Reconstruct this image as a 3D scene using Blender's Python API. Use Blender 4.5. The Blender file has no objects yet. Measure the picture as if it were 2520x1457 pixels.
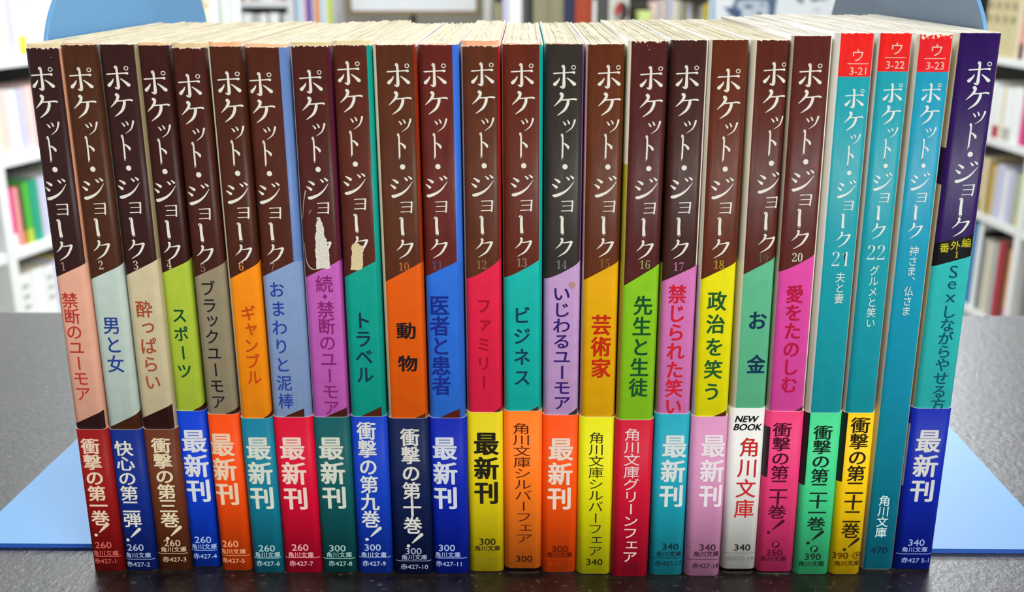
import bpy, bmesh, math, random
from mathutils import Vector

# ------------------------------------------------------------------ camera, world, lights, exposure
S = bpy.context.scene
COL = S.collection
F, TH, YAW = 2622.0, math.radians(17.35), math.radians(0.63)
T = 0.74                      # height of the table top
CH = 0.1664                   # camera height above the table top
cam = bpy.data.cameras.new('camera')
camo = bpy.data.objects.new('camera', cam)
COL.objects.link(camo)
camo.location = (0, 0, T + CH)
camo.rotation_euler = (math.pi / 2 - TH, 0, YAW)
cam.sensor_width = 36.0
cam.lens = 36.0 * F / 2520.0
cam.clip_start = 0.01
cam.dof.use_dof = True
cam.dof.focus_distance = 0.288
cam.dof.aperture_fstop = 19.0
S.camera = camo

W = bpy.data.worlds.new('world'); S.world = W; W.use_nodes = True
W.node_tree.nodes['Background'].inputs[0].default_value = (0.93, 0.96, 1.0, 1)
W.node_tree.nodes['Background'].inputs[1].default_value = 0.48

def area(name, loc, aim, sx, sy, power, col=(1, 1, 1)):
    l = bpy.data.lights.new(name, 'AREA'); l.shape = 'RECTANGLE'; l.size = sx; l.size_y = sy
    l.energy = power; l.color = col
    o = bpy.data.objects.new(name, l); COL.objects.link(o); o.location = loc
    d = Vector(aim) - Vector(loc)
    o.rotation_euler = d.to_track_quat('-Z', 'Y').to_euler()
    return o
area('ceiling_light_near', (0.95, -1.5, 2.2), (0.1, 0.2, 0.8), 1.4, 0.8, 56, (1, 0.99, 0.97))
area('ceiling_light_aisle_right', (1.0, 2.6, 2.5), (1.0, 2.3, 0), 0.6, 1.2, 15, (0.95, 0.98, 1))
area('ceiling_light_aisle_left', (-0.5, 2.1, 2.45), (-1.5, 2.3, 0.4), 0.5, 1.3, 60, (0.95, 0.98, 1))
area('ceiling_light_back', (2.2, 4.2, 2.15), (0.5, 0.4, 0.74), 2.4, 0.9, 240, (0.90, 0.94, 1))
area('fill_light_back_left', (-0.9, 4.3, 2.2), (-0.4, 0.4, 0.74), 1.6, 0.9, 50, (0.90, 0.94, 1))  # unseen fill light, added to brighten the left of the table top
S.view_settings.view_transform = 'Standard'
S.view_settings.look = 'None'
S.view_settings.exposure = 0.0
S.view_settings.gamma = 1.0
S.view_settings.use_curve_mapping = False

# ------------------------------------------------------------------ helpers
sY, cY, sT, cT = math.sin(YAW), math.cos(YAW), math.sin(TH), math.cos(TH)
def ray(px, py):
    a, b = px - 1260.0, 728.5 - py
    return Vector((-sY * cT * F + cY * a - sY * sT * b, cY * cT * F + sY * a + cY * sT * b, -sT * F + cT * b))
def on_table(px, py):
    d = ray(px, py); return Vector((0, 0, CH)) + d * (-CH / d.z)
def on_y(px, py, Y):
    d = ray(px, py); return Vector((0, 0, CH)) + d * (Y / d.y)
def lin(h):
    if isinstance(h, str):
        h = h.lstrip('#'); h = [int(h[i:i + 2], 16) for i in (0, 2, 4)]
    r = []
    for v in h:
        v = v / 255.0
        r.append(v / 12.92 if v <= 0.04045 else ((v + 0.055) / 1.055) ** 2.4)
    return (r[0], r[1], r[2], 1.0)

_m = {}
def mat(name, col, rough=0.5, var=0.0, scale=200.0, bump=0.0, spec=0.5, metal=0.0):
    key = (name, str(col), rough, var, scale, bump, spec)
    if key in _m: return _m[key]
    m = bpy.data.materials.new(name); m.use_nodes = True
    nt = m.node_tree; b = nt.nodes['Principled BSDF']
    c = lin(col)
    b.inputs['Base Color'].default_value = c
    b.inputs['Roughness'].default_value = rough
    b.inputs['Specular IOR Level'].default_value = spec
    b.inputs['Metallic'].default_value = metal
    if var > 0 or bump > 0:
        tc = nt.nodes.new('ShaderNodeTexCoord'); n = nt.nodes.new('ShaderNodeTexNoise')
        n.inputs['Scale'].default_value = scale; n.inputs['Detail'].default_value = 4
        nt.links.new(tc.outputs['Object'], n.inputs['Vector'])
        if var > 0:
            r = nt.nodes.new('ShaderNodeMapRange')
            r.inputs['To Min'].default_value = 1 - var; r.inputs['To Max'].default_value = 1 + var
            nt.links.new(n.outputs['Fac'], r.inputs['Value'])
            v = nt.nodes.new('ShaderNodeVectorMath'); v.operation = 'SCALE'
            v.inputs[0].default_value = c[:3]
            nt.links.new(r.outputs[0], v.inputs['Scale']); nt.links.new(v.outputs[0], b.inputs['Base Color'])
        if bump > 0:
            bp = nt.nodes.new('ShaderNodeBump'); bp.inputs['Strength'].default_value = bump
            bp.inputs['Distance'].default_value = 0.0005
            nt.links.new(n.outputs['Fac'], bp.inputs['Height']); nt.links.new(bp.outputs[0], b.inputs['Normal'])
    _m[key] = m
    return m

def empty(name, loc=(0, 0, 0), rz=0.0):
    o = bpy.data.objects.new(name, None); COL.objects.link(o); o.location = loc; o.rotation_euler = (0, 0, rz)
    o.empty_display_size = 0.01
    return o
def tag(o, label=None, cat=None, group=None, kind=None):
    if label: o['label'] = label
    if cat: o['category'] = cat
    if group: o['group'] = group
    if kind: o['kind'] = kind
    return o
def mesh_obj(name, verts, faces, mats, parent=None, fm=None, uvs=None, smooth=False):
    me = bpy.data.meshes.new(name); me.from_pydata(verts, [], faces)
    for m in (mats if isinstance(mats, (list, tuple)) else [mats]): me.materials.append(m)
    if fm: me.polygons.foreach_set('material_index', fm)
    if uvs:
        uvl = me.uv_layers.new(name='UVMap')
        for p in me.polygons:
            for li in p.loop_indices: uvl.data[li].uv = uvs[me.loops[li].vertex_index]
    if smooth: me.polygons.foreach_set('use_smooth', [True] * len(me.polygons))
    me.update()
    o = bpy.data.objects.new(name, me); COL.objects.link(o)
    if parent: o.parent = parent
    return o
class MB:
    def __init__(s): s.v = []; s.f = []; s.m = []
    def box(s, x0, x1, y0, y1, z0, z1, mi=0):
        b = len(s.v)
        s.v += [(x, y, z) for z in (z0, z1) for y in (y0, y1) for x in (x0, x1)]
        for q in ((0, 2, 3, 1), (4, 5, 7, 6), (0, 1, 5, 4), (2, 6, 7, 3), (0, 4, 6, 2), (1, 3, 7, 5)):
            s.f.append(tuple(b + i for i in q)); s.m.append(mi)
    def prism(s, pts, axis, a0, a1, mi=0):
        """pts: 2-D outline, extruded along axis ('x','y','z')"""
        b = len(s.v); n = len(pts)
        for a in (a0, a1):
            for (p, q) in pts:
                s.v.append({'x': (a, p, q), 'y': (p, a, q), 'z': (p, q, a)}[axis])
        s.f.append(tuple(b + i for i in range(n))); s.m.append(mi)
        s.f.append(tuple(b + n + i for i in reversed(range(n)))); s.m.append(mi)
        for i in range(n):
            j = (i + 1) % n
            s.f.append((b + i, b + n + i, b + n + j, b + j)); s.m.append(mi)
    def obj(s, name, mats, parent=None, bevel=0.0, smooth=False):
        o = mesh_obj(name, s.v, s.f, mats, parent, s.m)
        bm = bmesh.new(); bm.from_mesh(o.data); bmesh.ops.recalc_face_normals(bm, faces=bm.faces)
        if bevel > 0:
            bmesh.ops.bevel(bm, geom=list(bm.edges), offset=bevel, segments=2, affect='EDGES', profile=0.6)
        bm.to_mesh(o.data); bm.free()
        return o

# ------------------------------------------------------------------ the setting: floor, back wall, table
rnd = random.Random(7)
mb = MB(); mb.box(-4.2, 4.2, -1.6, 5.2, -0.05, 0.0)
tag(mb.obj('floor', mat('floor_vinyl', '#a9a69b', 0.45, 0.06, 8)), kind='structure')
mb = MB(); mb.box(-4.2, 4.2, 5.2, 5.28, 0.0, 2.7)
tag(mb.obj('wall_back', mat('back_wall_paint', '#b9b6aa', 0.8, 0.03, 5)), kind='structure')
mb = MB(); mb.box(-4.28, -4.2, -1.6, 5.28, 0.0, 2.7)
tag(mb.obj('wall_left', mat('back_wall_paint', '#b9b6aa', 0.8, 0.03, 5)), kind='structure')
mb = MB(); mb.box(4.2, 4.28, -1.6, 5.28, 0.0, 2.7)
tag(mb.obj('wall_right', mat('back_wall_paint', '#b9b6aa', 0.8, 0.03, 5)), kind='structure')

def table_mat():
    m = bpy.data.materials.new('speckled_laminate'); m.use_nodes = True
    nt = m.node_tree; b = nt.nodes['Principled BSDF']
    tc = nt.nodes.new('ShaderNodeTexCoord')
    def noise(sc, det):
        n = nt.nodes.new('ShaderNodeTexNoise'); n.inputs['Scale'].default_value = sc; n.inputs['Detail'].default_value = det
        n.inputs['Roughness'].default_value = 0.65
        nt.links.new(tc.outputs['Object'], n.inputs['Vector']); return n
    a = noise(120, 6); c = noise(420, 4)
    r1 = nt.nodes.new('ShaderNodeValToRGB')
    r1.color_ramp.elements[0].position = 0.36; r1.color_ramp.elements[0].color = lin('#0c0908')
    r1.color_ramp.elements[1].position = 0.68; r1.color_ramp.elements[1].color = lin('#2a2320')
    nt.links.new(a.outputs['Fac'], r1.inputs[0])
    r2 = nt.nodes.new('ShaderNodeValToRGB')
    r2.color_ramp.elements[0].position = 0.60; r2.color_ramp.elements[0].color = (0, 0, 0, 1)
    r2.color_ramp.elements[1].position = 0.72; r2.color_ramp.elements[1].color = (1, 1, 1, 1)
    nt.links.new(c.outputs['Fac'], r2.inputs[0])
    mx = nt.nodes.new('ShaderNodeMix'); mx.data_type = 'RGBA'
    nt.links.new(r2.outputs[0], mx.inputs[0]); nt.links.new(r1.outputs[0], mx.inputs[6]); mx.inputs[7].default_value = lin('#5c5048')
    nt.links.new(mx.outputs[2], b.inputs['Base Color'])
    b.inputs['Roughness'].default_value = 0.33; b.inputs['Specular IOR Level'].default_value = 1.0
    bp = nt.nodes.new('ShaderNodeBump'); bp.inputs['Strength'].default_value = 0.5; bp.inputs['Distance'].default_value = 0.0004
    nt.links.new(c.outputs['Fac'], bp.inputs['Height']); nt.links.new(bp.outputs[0], b.inputs['Normal'])
    return m
YB = on_table(1260, 771.5).y
table = tag(empty('table', (0, 0.2, 0)), 'dark grey speckled laminate table the row of paperbacks stands on', 'table')
mb = MB(); mb.box(-0.75, 0.75, -0.22 - 0.2, YB - 0.2, T - 0.03, T)
mb.obj('table_top', table_mat(), table, bevel=0.0012)
for sx in (-0.68, 0.68):
    for yy in (-0.35, YB - 0.27):
        mb = MB(); mb.box(sx - 0.02, sx + 0.02, yy - 0.02, yy + 0.02, 0.0, T - 0.03)
        mb.obj('leg', mat('table_leg_metal', '#77777a', 0.4, metal=0.6), table, bevel=0.003)

# ------------------------------------------------------------------ glyphs
_g = {}
def glyph(ch, bold=0.0):
    """flat mesh of a string: verts centred on the em box (single kanji / kana) or on its bounds"""
    k = (ch, bold)
    if k in _g: return _g[k]
    c = bpy.data.curves.new('t', 'FONT'); c.body = ch; c.size = 1; c.offset = min(bold, 0.0); c.resolution_u = 3
    o = bpy.data.objects.new('t', c); COL.objects.link(o)
    dg = bpy.context.evaluated_depsgraph_get()
    me = bpy.data.meshes.new_from_object(o.evaluated_get(dg))
    vs = [(v.co.x, v.co.y) for v in me.vertices]; fs = [tuple(p.vertices) for p in me.polygons]
    bpy.data.objects.remove(o); bpy.data.curves.remove(c); bpy.data.meshes.remove(me)
    if len(ch) == 1 and ord(ch) > 0x2fff:
        ox, oy = 0.5, 0.365
    else:
        xs = [v[0] for v in vs]; ys = [v[1] for v in vs]
        ox, oy = (min(xs) + max(xs)) / 2, (min(ys) + max(ys)) / 2
    vs = [(x - ox, y - oy) for x, y in vs]
    if ch == 'ー': vs = [(y * 1.0 + 0.0, -x) for x, y in vs]      # vertical writing turns the long mark
    if ch == '、': vs = [(x + 0.62, y + 0.55) for x, y in vs]
    if ch in 'ッャァェっゃ': vs = [(x + 0.10, y + 0.12) for x, y in vs]
    if bold > 0.002:               # heavier weight: the same letter shifted a hair to every side, each copy a film of ink
        V2, F2 = list(vs), list(fs)
        for k, (dx, dy) in enumerate(((1, 0), (-1, 0), (0, 1), (0, -1), (.7, .7), (-.7, .7), (.7, -.7), (-.7, -.7))):
            b = len(V2); V2 += [(x + dx * bold, y + dy * bold * .6, k + 1) for x, y in vs]; F2 += [tuple(b + i for i in f) for f in fs]
        vs, fs = V2, F2
    _g[k] = (vs, fs)
    return _g[k]

def cr(pts, n=6):
    out = []
    P = [pts[0]] + list(pts) + [pts[-1]]
    for i in range(1, len(P) - 2):
        for k in range(n):
            t = k / n
            out.append(tuple(0.5 * (2 * P[i][j] + (P[i + 1][j] - P[i - 1][j]) * t + (2 * P[i - 1][j] - 5 * P[i][j] + 4 * P[i + 1][j] - P[i + 2][j]) * t * t
                                    + (-P[i - 1][j] + 3 * P[i][j] - 3 * P[i + 1][j] + P[i + 2][j]) * t ** 3) for j in range(3)))
    out.append(tuple(pts[-1]))
    return out
def stroke_glyph(strokes, ring=None, heavy=1.0):
    """brush strokes: each a list of (x, y down, width) in the unit square; returns flat mesh"""
    V, Fc = [], []
    for si, st in enumerate(strokes):
        v0 = len(V)
        if len(st) == 1:                       # a dot
            x, y, w = st[0]; b = len(V)
            for k in range(16):
                a = 2 * math.pi * k / 16; V.append((x - .5 + w * math.cos(a), .5 - y + w * math.sin(a)))
            Fc.append(tuple(range(b, b + 16))); V[v0:] = [(p[0], p[1], si) for p in V[v0:]]; continue
        pts = cr(st) if len(st) > 2 else [tuple(st[0][j] + (st[1][j] - st[0][j]) * k / 4 for j in range(3)) for k in range(5)]
        L, R = [], []
        for i, p in enumerate(pts):
            q0 = pts[max(i - 1, 0)]; q1 = pts[min(i + 1, len(pts) - 1)]
            dx, dy = q1[0] - q0[0], q1[1] - q0[1]; l = math.hypot(dx, dy) or 1
            nx, ny = -dy / l, dx / l; w = p[2] / 2 * heavy
            L.append((p[0] + nx * w, p[1] + ny * w)); R.append((p[0] - nx * w, p[1] - ny * w))
        # round ends
        def cap(c, d, w):
            r = []
            a0 = math.atan2(d[1], d[0])
            for k in range(1, 5):
                a = a0 - math.pi / 2 + math.pi * k / 5
                r.append((c[0] + w / 2 * math.cos(a) * .8, c[1] + w / 2 * math.sin(a) * .8))
            return r
        b = len(V); n = len(pts)
        V += [(x - .5, .5 - y) for x, y in L] + [(x - .5, .5 - y) for x, y in R]
        for i in range(n - 1): Fc.append((b + i, b + i + 1, b + n + i + 1, b + n + i))
        for e, (i, j) in ((0, (0, 1)), (1, (n - 1, n - 2))):
            p, q = pts[i], pts[j]; d = (p[0] - q[0], p[1] - q[1])
            cc = cap((p[0], p[1]), d, p[2] * heavy); b2 = len(V)
            V += [(x - .5, .5 - y) for x, y in cc]
            # cap runs from the -90 to the +90 side of d
            first, last = (b + n + i, b + i) if e == 0 else (b + i, b + n + i)
            def near(ix): return math.hypot(V[ix][0] - V[b2][0], V[ix][1] - V[b2][1])
            s_, e_ = (first, last) if near(first) < near(last) else (last, first)
            Fc.append(tuple([s_] + list(range(b2, b2 + len(cc))) + [e_]))
        V[v0:] = [(p[0], p[1], si) for p in V[v0:]]
    if ring:
        x, y, r, w = ring; b = len(V); N = 20
        for k in range(N):
            a = 2 * math.pi * k / N
            V.append((x - .5 + r * math.cos(a), .5 - y + r * math.sin(a)))
            V.append((x - .5 + (r - w) * math.cos(a), .5 - y + (r - w) * math.sin(a)))
        for k in range(N):
            j = (k + 1) % N; Fc.append((b + 2 * k, b + 2 * j, b + 2 * j + 1, b + 2 * k + 1))
    return V, Fc
TG = {
 'ポ': stroke_glyph(heavy=1.18, strokes=[[(.44, .05, .13), (.475, .12, .08), (.48, .5, .085), (.48, .86, .11), (.44, .96, .10), (.33, .93, .03)],
                     [(.06, .36, .05), (.4, .335, .042), (.78, .31, .05), (.90, .32, .10)],
                     [(.30, .56, .03), (.24, .68, .07), (.10, .84, .13)],
                     [(.60, .55, .03), (.74, .66, .07), (.92, .83, .13)]], ring=(.87, .10, .095, .032)),
 'ケ': stroke_glyph(heavy=1.18, strokes=[[(.32, .03, .12), (.38, .10, .10), (.30, .30, .085), (.05, .57, .02)],
                     [(.26, .31, .05), (.6, .285, .045), (.84, .26, .06), (.95, .285, .07)],
                     [(.62, .29, .09), (.60, .48, .10), (.47, .74, .085), (.18, .98, .02)]]),
 'ッ': stroke_glyph(heavy=1.18, strokes=[[(.02, .18, .04), (.13, .28, .09), (.22, .42, .11)], [(.34, .06, .04), (.44, .17, .09), (.50, .32, .11)],
                     [(.93, .04, .13), (.86, .30, .11), (.68, .66, .075), (.25, .98, .02)]]),
 'ト': stroke_glyph(heavy=1.18, strokes=[[(.30, .02, .12), (.37, .07, .10), (.38, .5, .10), (.37, .93, .10), (.38, .98, .09)],
                     [(.40, .34, .03), (.60, .40, .07), (.80, .52, .13)]]),
 '・': stroke_glyph(heavy=1.18, strokes=[[(.5, .5, .5)]]),
 'ジ': stroke_glyph(heavy=1.18, strokes=[[(.10, .14, .03), (.20, .19, .07), (.32, .28, .11)], [(.01, .38, .03), (.10, .44, .07), (.20, .52, .11)],
                     [(.08, .90, .11), (.20, .89, .12), (.50, .76, .09), (.75, .55, .055), (.97, .24, .015)],
                     [(.62, .06, .03), (.68, .10, .06), (.74, .17, .08)], [(.80, .0, .03), (.86, .04, .06), (.93, .11, .08)]]),
 'ョ': stroke_glyph(heavy=1.18, strokes=[[(.06, .12, .06), (.5, .09, .055), (.92, .08, .08)], [(.90, .06, .11), (.88, .5, .10), (.84, .98, .10)],
                     [(.12, .50, .05), (.5, .48, .05), (.88, .47, .05)], [(.04, .92, .06), (.5, .90, .055), (.86, .88, .06)]]),
 'ー': stroke_glyph(heavy=1.18, strokes=[[(.44, .0, .14), (.50, .06, .12), (.50, .5, .115), (.52, .95, .135), (.52, 1.0, .12)]]),
 'ク': stroke_glyph(heavy=1.18, strokes=[[(.36, .02, .12), (.40, .09, .10), (.29, .32, .075), (.04, .54, .015)],
                     [(.33, .24, .04), (.6, .215, .045), (.86, .17, .08), (.93, .19, .09)],
                     [(.90, .20, .11), (.80, .42, .105), (.58, .72, .08), (.16, .98, .015)]]),
}
# title characters: fraction of the way from the first to the last character, dx (px), width, height (px)
TITLE = [('ポ', -.010, 0, 60, 55), ('ケ', .154, 2, 60, 55), ('ッ', .281, 12, 32, 32), ('ト', .405, 0, 34, 60), ('・', .521, 2, 13, 13),
         ('ジ', .640, -2, 56, 54), ('ョ', .753, 8, 32, 29), ('ー', .868, -5, 50, 42), ('ク', 1.0, 0, 45, 47)]

# ------------------------------------------------------------------ the paperbacks
RAD = 1.9   # mm, rounding of the spine edges
def prof(s, hw, off=0.0):
    r = RAD + off; sf = hw - RAD; a = (abs(s) - sf) / r; sg = 1 if s >= 0 else -1
    if a <= 0: return s, -off
    if a < math.pi / 2: return sg * (sf + r * math.sin(a)), -off + r * (1 - math.cos(a))
    return sg * (hw + off), -off + r + (abs(s) - sf - r * math.pi / 2)
def s_of_x(x, hw):
    sf = hw - RAD
    if abs(x) <= sf: return x
    return math.copysign(sf + RAD * math.asin(min(1, (abs(x) - sf) / RAD)), x)

def jacket_mat(name, P):
    m = bpy.data.materials.new(name); m.use_nodes = True
    nt = m.node_tree; b = nt.nodes['Principled BSDF']; L = nt.links
    b.inputs['Roughness'].default_value = 0.38; b.inputs['Specular IOR Level'].default_value = 0.16
    uv = nt.nodes.new('ShaderNodeUVMap'); sp = nt.nodes.new('ShaderNodeSeparateXYZ'); L.new(uv.outputs[0], sp.inputs[0])
    U, V = sp.outputs[0], sp.outputs[1]
    def M(op, a, c=None, e=None):
        n = nt.nodes.new('ShaderNodeMath'); n.operation = op
        for i, x in enumerate((a, c, e)):
            if x is None: continue
            if isinstance(x, (int, float)): n.inputs[i].default_value = x
            else: L.new(x, n.inputs[i])
        return n.outputs[0]
    def mix(f, a, c):
        n = nt.nodes.new('ShaderNodeMix'); n.data_type = 'RGBA'
        if isinstance(f, (int, float)): n.inputs[0].default_value = f
        else: L.new(f, n.inputs[0])
        for i, x in ((6, a), (7, c)):
            if isinstance(x, str): n.inputs[i].default_value = lin(x)
            else: L.new(x, n.inputs[i])
        return n.outputs[2]
    def noise(scale, det, off=0.0, stretch=1.0):
        mp = nt.nodes.new('ShaderNodeMapping'); mp.inputs['Location'].default_value = (off, off * 2, 0)
        mp.inputs['Scale'].default_value = (1, stretch, 1)
        L.new(uv.outputs[0], mp.inputs[0])
        n = nt.nodes.new('ShaderNodeTexNoise'); n.inputs['Scale'].default_value = scale; n.inputs['Detail'].default_value = det
        L.new(mp.outputs[0], n.inputs['Vector']); return n.outputs['Fac']
    sL, sR = P['sL'], P['sR']
    t = M('DIVIDE', M('SUBTRACT', U, sL), sR - sL)
    tt = M('POWER', M('MAXIMUM', M('MINIMUM', t, 1.0), 0.0), P.get('pow', 1.0))
    l1 = M('MULTIPLY_ADD', tt, P['zR'] - P['zL'], P['zL'])
    top = M('GREATER_THAN', V, l1)
    dark = top
    if P.get('z2L') is not None:
        l2 = M('MULTIPLY_ADD', tt, P['z2R'] - P['z2L'], P['z2L'])
        dark = M('MAXIMUM', top, M('LESS_THAN', V, l2))
    nb = M('MULTIPLY_ADD', noise(0.35, 5, P['seed'], 0.35), 0.7, 0.65)
    br = nt.nodes.new('ShaderNodeVectorMath'); br.operation = 'SCALE'; br.inputs[0].default_value = lin(P['brown'])[:3]; L.new(nb, br.inputs['Scale'])
    nv = M('MULTIPLY_ADD', noise(0.25, 4, P['seed'] + 5), 0.24, 0.88)
    sb = nt.nodes.new('ShaderNodeVectorMath'); sb.operation = 'SCALE'; sb.inputs[0].default_value = lin(P['sub'])[:3]; L.new(nv, sb.inputs['Scale'])
    brown = br.outputs[0]
    if P.get('z0') is not None:   # book with a black wedge between the upper colour and the lower one
        l0 = M('MULTIPLY_ADD', tt, P['z0'][1] - P['z0'][0], P['z0'][0])
        brown = mix(M('GREATER_THAN', V, l0), '#0b0a0c', brown)
    c = mix(dark, sb.outputs[0], brown)
    lc = P['lc']
    if P.get('lc2'):              # (colour, z0, z1): print of the cover reaching over the left edge
        q = M('MULTIPLY', M('GREATER_THAN', V, P['lc2'][1]), M('LESS_THAN', V, P['lc2'][2]))
        lc = mix(q, P['lc'], P['lc2'][0])
    c = mix(M('GREATER_THAN', U, sL), lc, c)
    rc = P['rc']
    if P.get('rc_low'): rc = mix(M('GREATER_THAN', V, P['zR']), P['rc_low'], P['rc'])
    c = mix(M('LESS_THAN', U, sR), rc, c)
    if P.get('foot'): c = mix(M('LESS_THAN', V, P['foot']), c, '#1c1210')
    # worn, torn upper edge and rubbed specks
    n1 = noise(1.1, 4, P['seed'] * 3)
    w = M('GREATER_THAN', M('ADD', V, M('MULTIPLY', M('SUBTRACT', n1, 0.5), P['wear'] * 4)), P['zt'] - P['wear'] * 0.35)
    c = mix(w, c, '#e6d9bd')
    n2 = noise(2.0, 3, P['seed'] * 7)
    edge = M('SUBTRACT', 1.0, M('MINIMUM', M('MULTIPLY', M('SUBTRACT', P['zt'], V), 0.18), 1.0))
    c = mix(M('GREATER_THAN', M('MULTIPLY_ADD', edge, 0.12 * min(1, P['wear'] * 1.6), n2), 0.80), c, '#d9c9a6')
    L.new(c, b.inputs['Base Color'])
    bp = nt.nodes.new('ShaderNodeBump'); bp.inputs['Strength'].default_value = 0.25; bp.inputs['Distance'].default_value = 0.0003
    L.new(noise(0.5, 3, P['seed'] + 9, 0.2), bp.inputs['Height']); L.new(bp.outputs[0], b.inputs['Normal'])
    rr = M('MULTIPLY_ADD', noise(0.6, 3, 2.0, .3), 0.2, 0.28); L.new(rr, b.inputs['Roughness'])
    return m

class Book:
    def __init__(s, d):
        top, bot, yb, yt = d['top'], d['bot'], d['yb'], d['yt']
        xc = (bot[0] + bot[1]) / 2
        s.Y = on_table(xc, yb - 1).y
        Ye = s.Y + 0.0015
        bl, brr = on_y(bot[0], 1385, Ye).x, on_y(bot[1], 1385, Ye).x
        tl, tr = on_y(top[0], 125, Ye).x, on_y(top[3], 125, Ye).x
        pb, pt = on_y(xc, 1385, Ye).z * 1000, on_y((top[0] + top[3]) / 2, 125, Ye).z * 1000
        s.zt = on_y((top[0] + top[3]) / 2, yt, s.Y).z * 1000
        def ex(a, b_, z): return a + (b_ - a) * (z - pb) / (pt - pb)
        s.cx = lambda z: ex((bl + brr) / 2 * 1000, (tl + tr) / 2 * 1000, z)
        # one thickness for the whole book
        s.hw = ((brr - bl) + (tr - tl)) / 4 * 1000 - 0.2
        s.x0 = s.cx(0)
        s.d = d
        s.Ymm = s.Y * 1000
    def sz(s, px, py):
        """pixel -> position on the spine surface: distance from its centre line, height (mm)"""
        p = on_y(px, py, s.Y); z = p.z * 1000; x = p.x * 1000 - s.cx(z)
        return x, z
    def P(s, u, z, off=0.0, extra=0.0):
        x, y = prof(u, s.hw, off)
        return ((x + s.cx(z) - s.x0) / 1000, (y + extra) / 1000, z / 1000)
    def shell(s, name, z0, z1, off, th, back, mats, root, rim=1, uv=True, nz=1, z1f=None):
        """U-shaped sheet wrapped round the spine and both sides"""
        sf = s.hw - RAD; q = RAD * math.pi / 2
        half = [0.0, sf * .5] + [sf + q * k / 6 for k in range(0, 7)] + [sf + q + 8, sf + q + back]
        us = [-u for u in reversed(half[1:])] + half
        n = len(us); V = []; UV = []; Fc = []; FM = []
        zs = [z0 + (z1 - z0) * k / nz for k in range(nz + 1)]
        for layer in (0, 1):
            o = off if layer == 0 else off - th
            for k, z in enumerate(zs):
                for u in us:
                    zz = z if (z1f is None or k < nz) else z + z1f(u)
                    # the covers run straight back; undo the extra arc length so both layers end together
                    V.append(s.P(u, zz, o)); UV.append((u, zz))
        def idx(l, k, i): return l * (nz + 1) * n + k * n + i
        for k in range(nz):
            for i in range(n - 1):
                Fc.append((idx(0, k, i), idx(0, k, i + 1), idx(0, k + 1, i + 1), idx(0, k + 1, i))); FM.append(0 if name != 'paper_cover' or abs(us[i] + us[i + 1]) / 2 < sf + q else 1)
                Fc.append((idx(1, k, i), idx(1, k + 1, i), idx(1, k + 1, i + 1), idx(1, k, i + 1))); FM.append(1)
            for i, fl in ((0, 0), (n - 1, 1)):
                f = (idx(0, k, i), idx(0, k + 1, i), idx(1, k + 1, i), idx(1, k, i))
                Fc.append(f if not fl else tuple(reversed(f))); FM.append(rim)
        for i in range(n - 1):
            Fc.append((idx(0, nz, i), idx(0, nz, i + 1), idx(1, nz, i + 1), idx(1, nz, i))); FM.append(1 if abs(us[i] + us[i + 1]) / 2 > sf + q else rim)
            Fc.append((idx(0, 0, i + 1), idx(0, 0, i), idx(1, 0, i), idx(1, 0, i + 1))); FM.append(rim)
        o = mesh_obj(name, V, Fc, mats, root, FM, UV)
        for p, f in zip(o.data.polygons, FM): p.use_smooth = (f == 0)
        return o
    def prints(s, name, items, color, root, off, rough=0.5):
        """items: (verts, faces, u, z, sx, sz, shear); all glyphs of one print in one flat mesh laid on the paper"""
        bm = bmesh.new()
        for vs, fs, u0, z0, sx, sz_, sh in items:
            b = []
            for q in vs:
                x, y = q[0], q[1]
                b.append(bm.verts.new((u0 + x * sx + y * sh * sx, z0 + y * sz_, q[2] if len(q) > 2 else 0)))
            for f in fs:
                try: bm.faces.new([b[i] for i in f])
                except ValueError: pass
        sf = s.hw - RAD
        us = [v.co.x for v in bm.verts]
        if us:
            for cut in [sf + RAD * math.pi / 2 * k / 6 for k in range(0, 7)]:
                for sg in (-1, 1):
                    if min(us) < sg * cut < max(us):
                        bmesh.ops.bisect_plane(bm, geom=list(bm.verts) + list(bm.edges) + list(bm.faces), plane_co=(sg * cut, 0, 0), plane_no=(1, 0, 0))
        for v in bm.verts: v.co = Vector(s.P(v.co.x, v.co.y, off + 0.009 * v.co.z))
        bmesh.ops.recalc_face_normals(bm, faces=bm.faces)
        for f in bm.faces:
            f.normal_update()
            if f.normal.y > 0: f.normal_flip()
        me = bpy.data.meshes.new(name); bm.to_mesh(me); bm.free()
        me.materials.append(mat('print_ink', color, rough, spec=0.15))
        o = bpy.data.objects.new(name, me); COL.objects.link(o); o.parent = root
        return o
    def line(s, a, b, size, txt, bold=0.0, asp=1.0, exc=False):
        """characters spread evenly from pixel a to pixel b (vertical writing)"""
        out = []; n = len(txt)
        ua, za = s.sz(*a); ub, zb = s.sz(*b)
        mm = s.pxmm(a)
        adv = [{'一': .6, '二': .84, '三': .9, '・': .5, 'ッ': .88}.get(ch, 1.0) if 0 < k < n - 1 else 1.0 for k, ch in enumerate(txt)]
        pos = [0.0]
        for k in range(1, n): pos.append(pos[-1] + (adv[k - 1] + adv[k]) / 2)
        hgt = size * mm
        if n > 1: hgt = min(1.1 * hgt, 1.04 * (za - zb) / pos[-1])
        for ch, q in zip(txt, pos):
            if ch == '　': continue
            t = q / pos[-1] if n > 1 else 0
            v, f = glyph(ch, bold)
            out.append((v, f, ua + (ub - ua) * t, za + (zb - za) * t, size * mm * asp, hgt, 0))
        return out
    def pxmm(s, a):
        p = on_y(a[0], a[1], s.Y); q = on_y(a[0] + 1, a[1], s.Y)
        return (q.x - p.x) * 1000
    def word(s, c, size, txt, bold=0.0, asp=1.0, shear=0.0):
        u, z = s.sz(*c); mm = s.pxmm(c); v, f = glyph(txt, bold)
        return [(v, f, u, z, size * mm * asp, size * mm, shear)]

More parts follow.
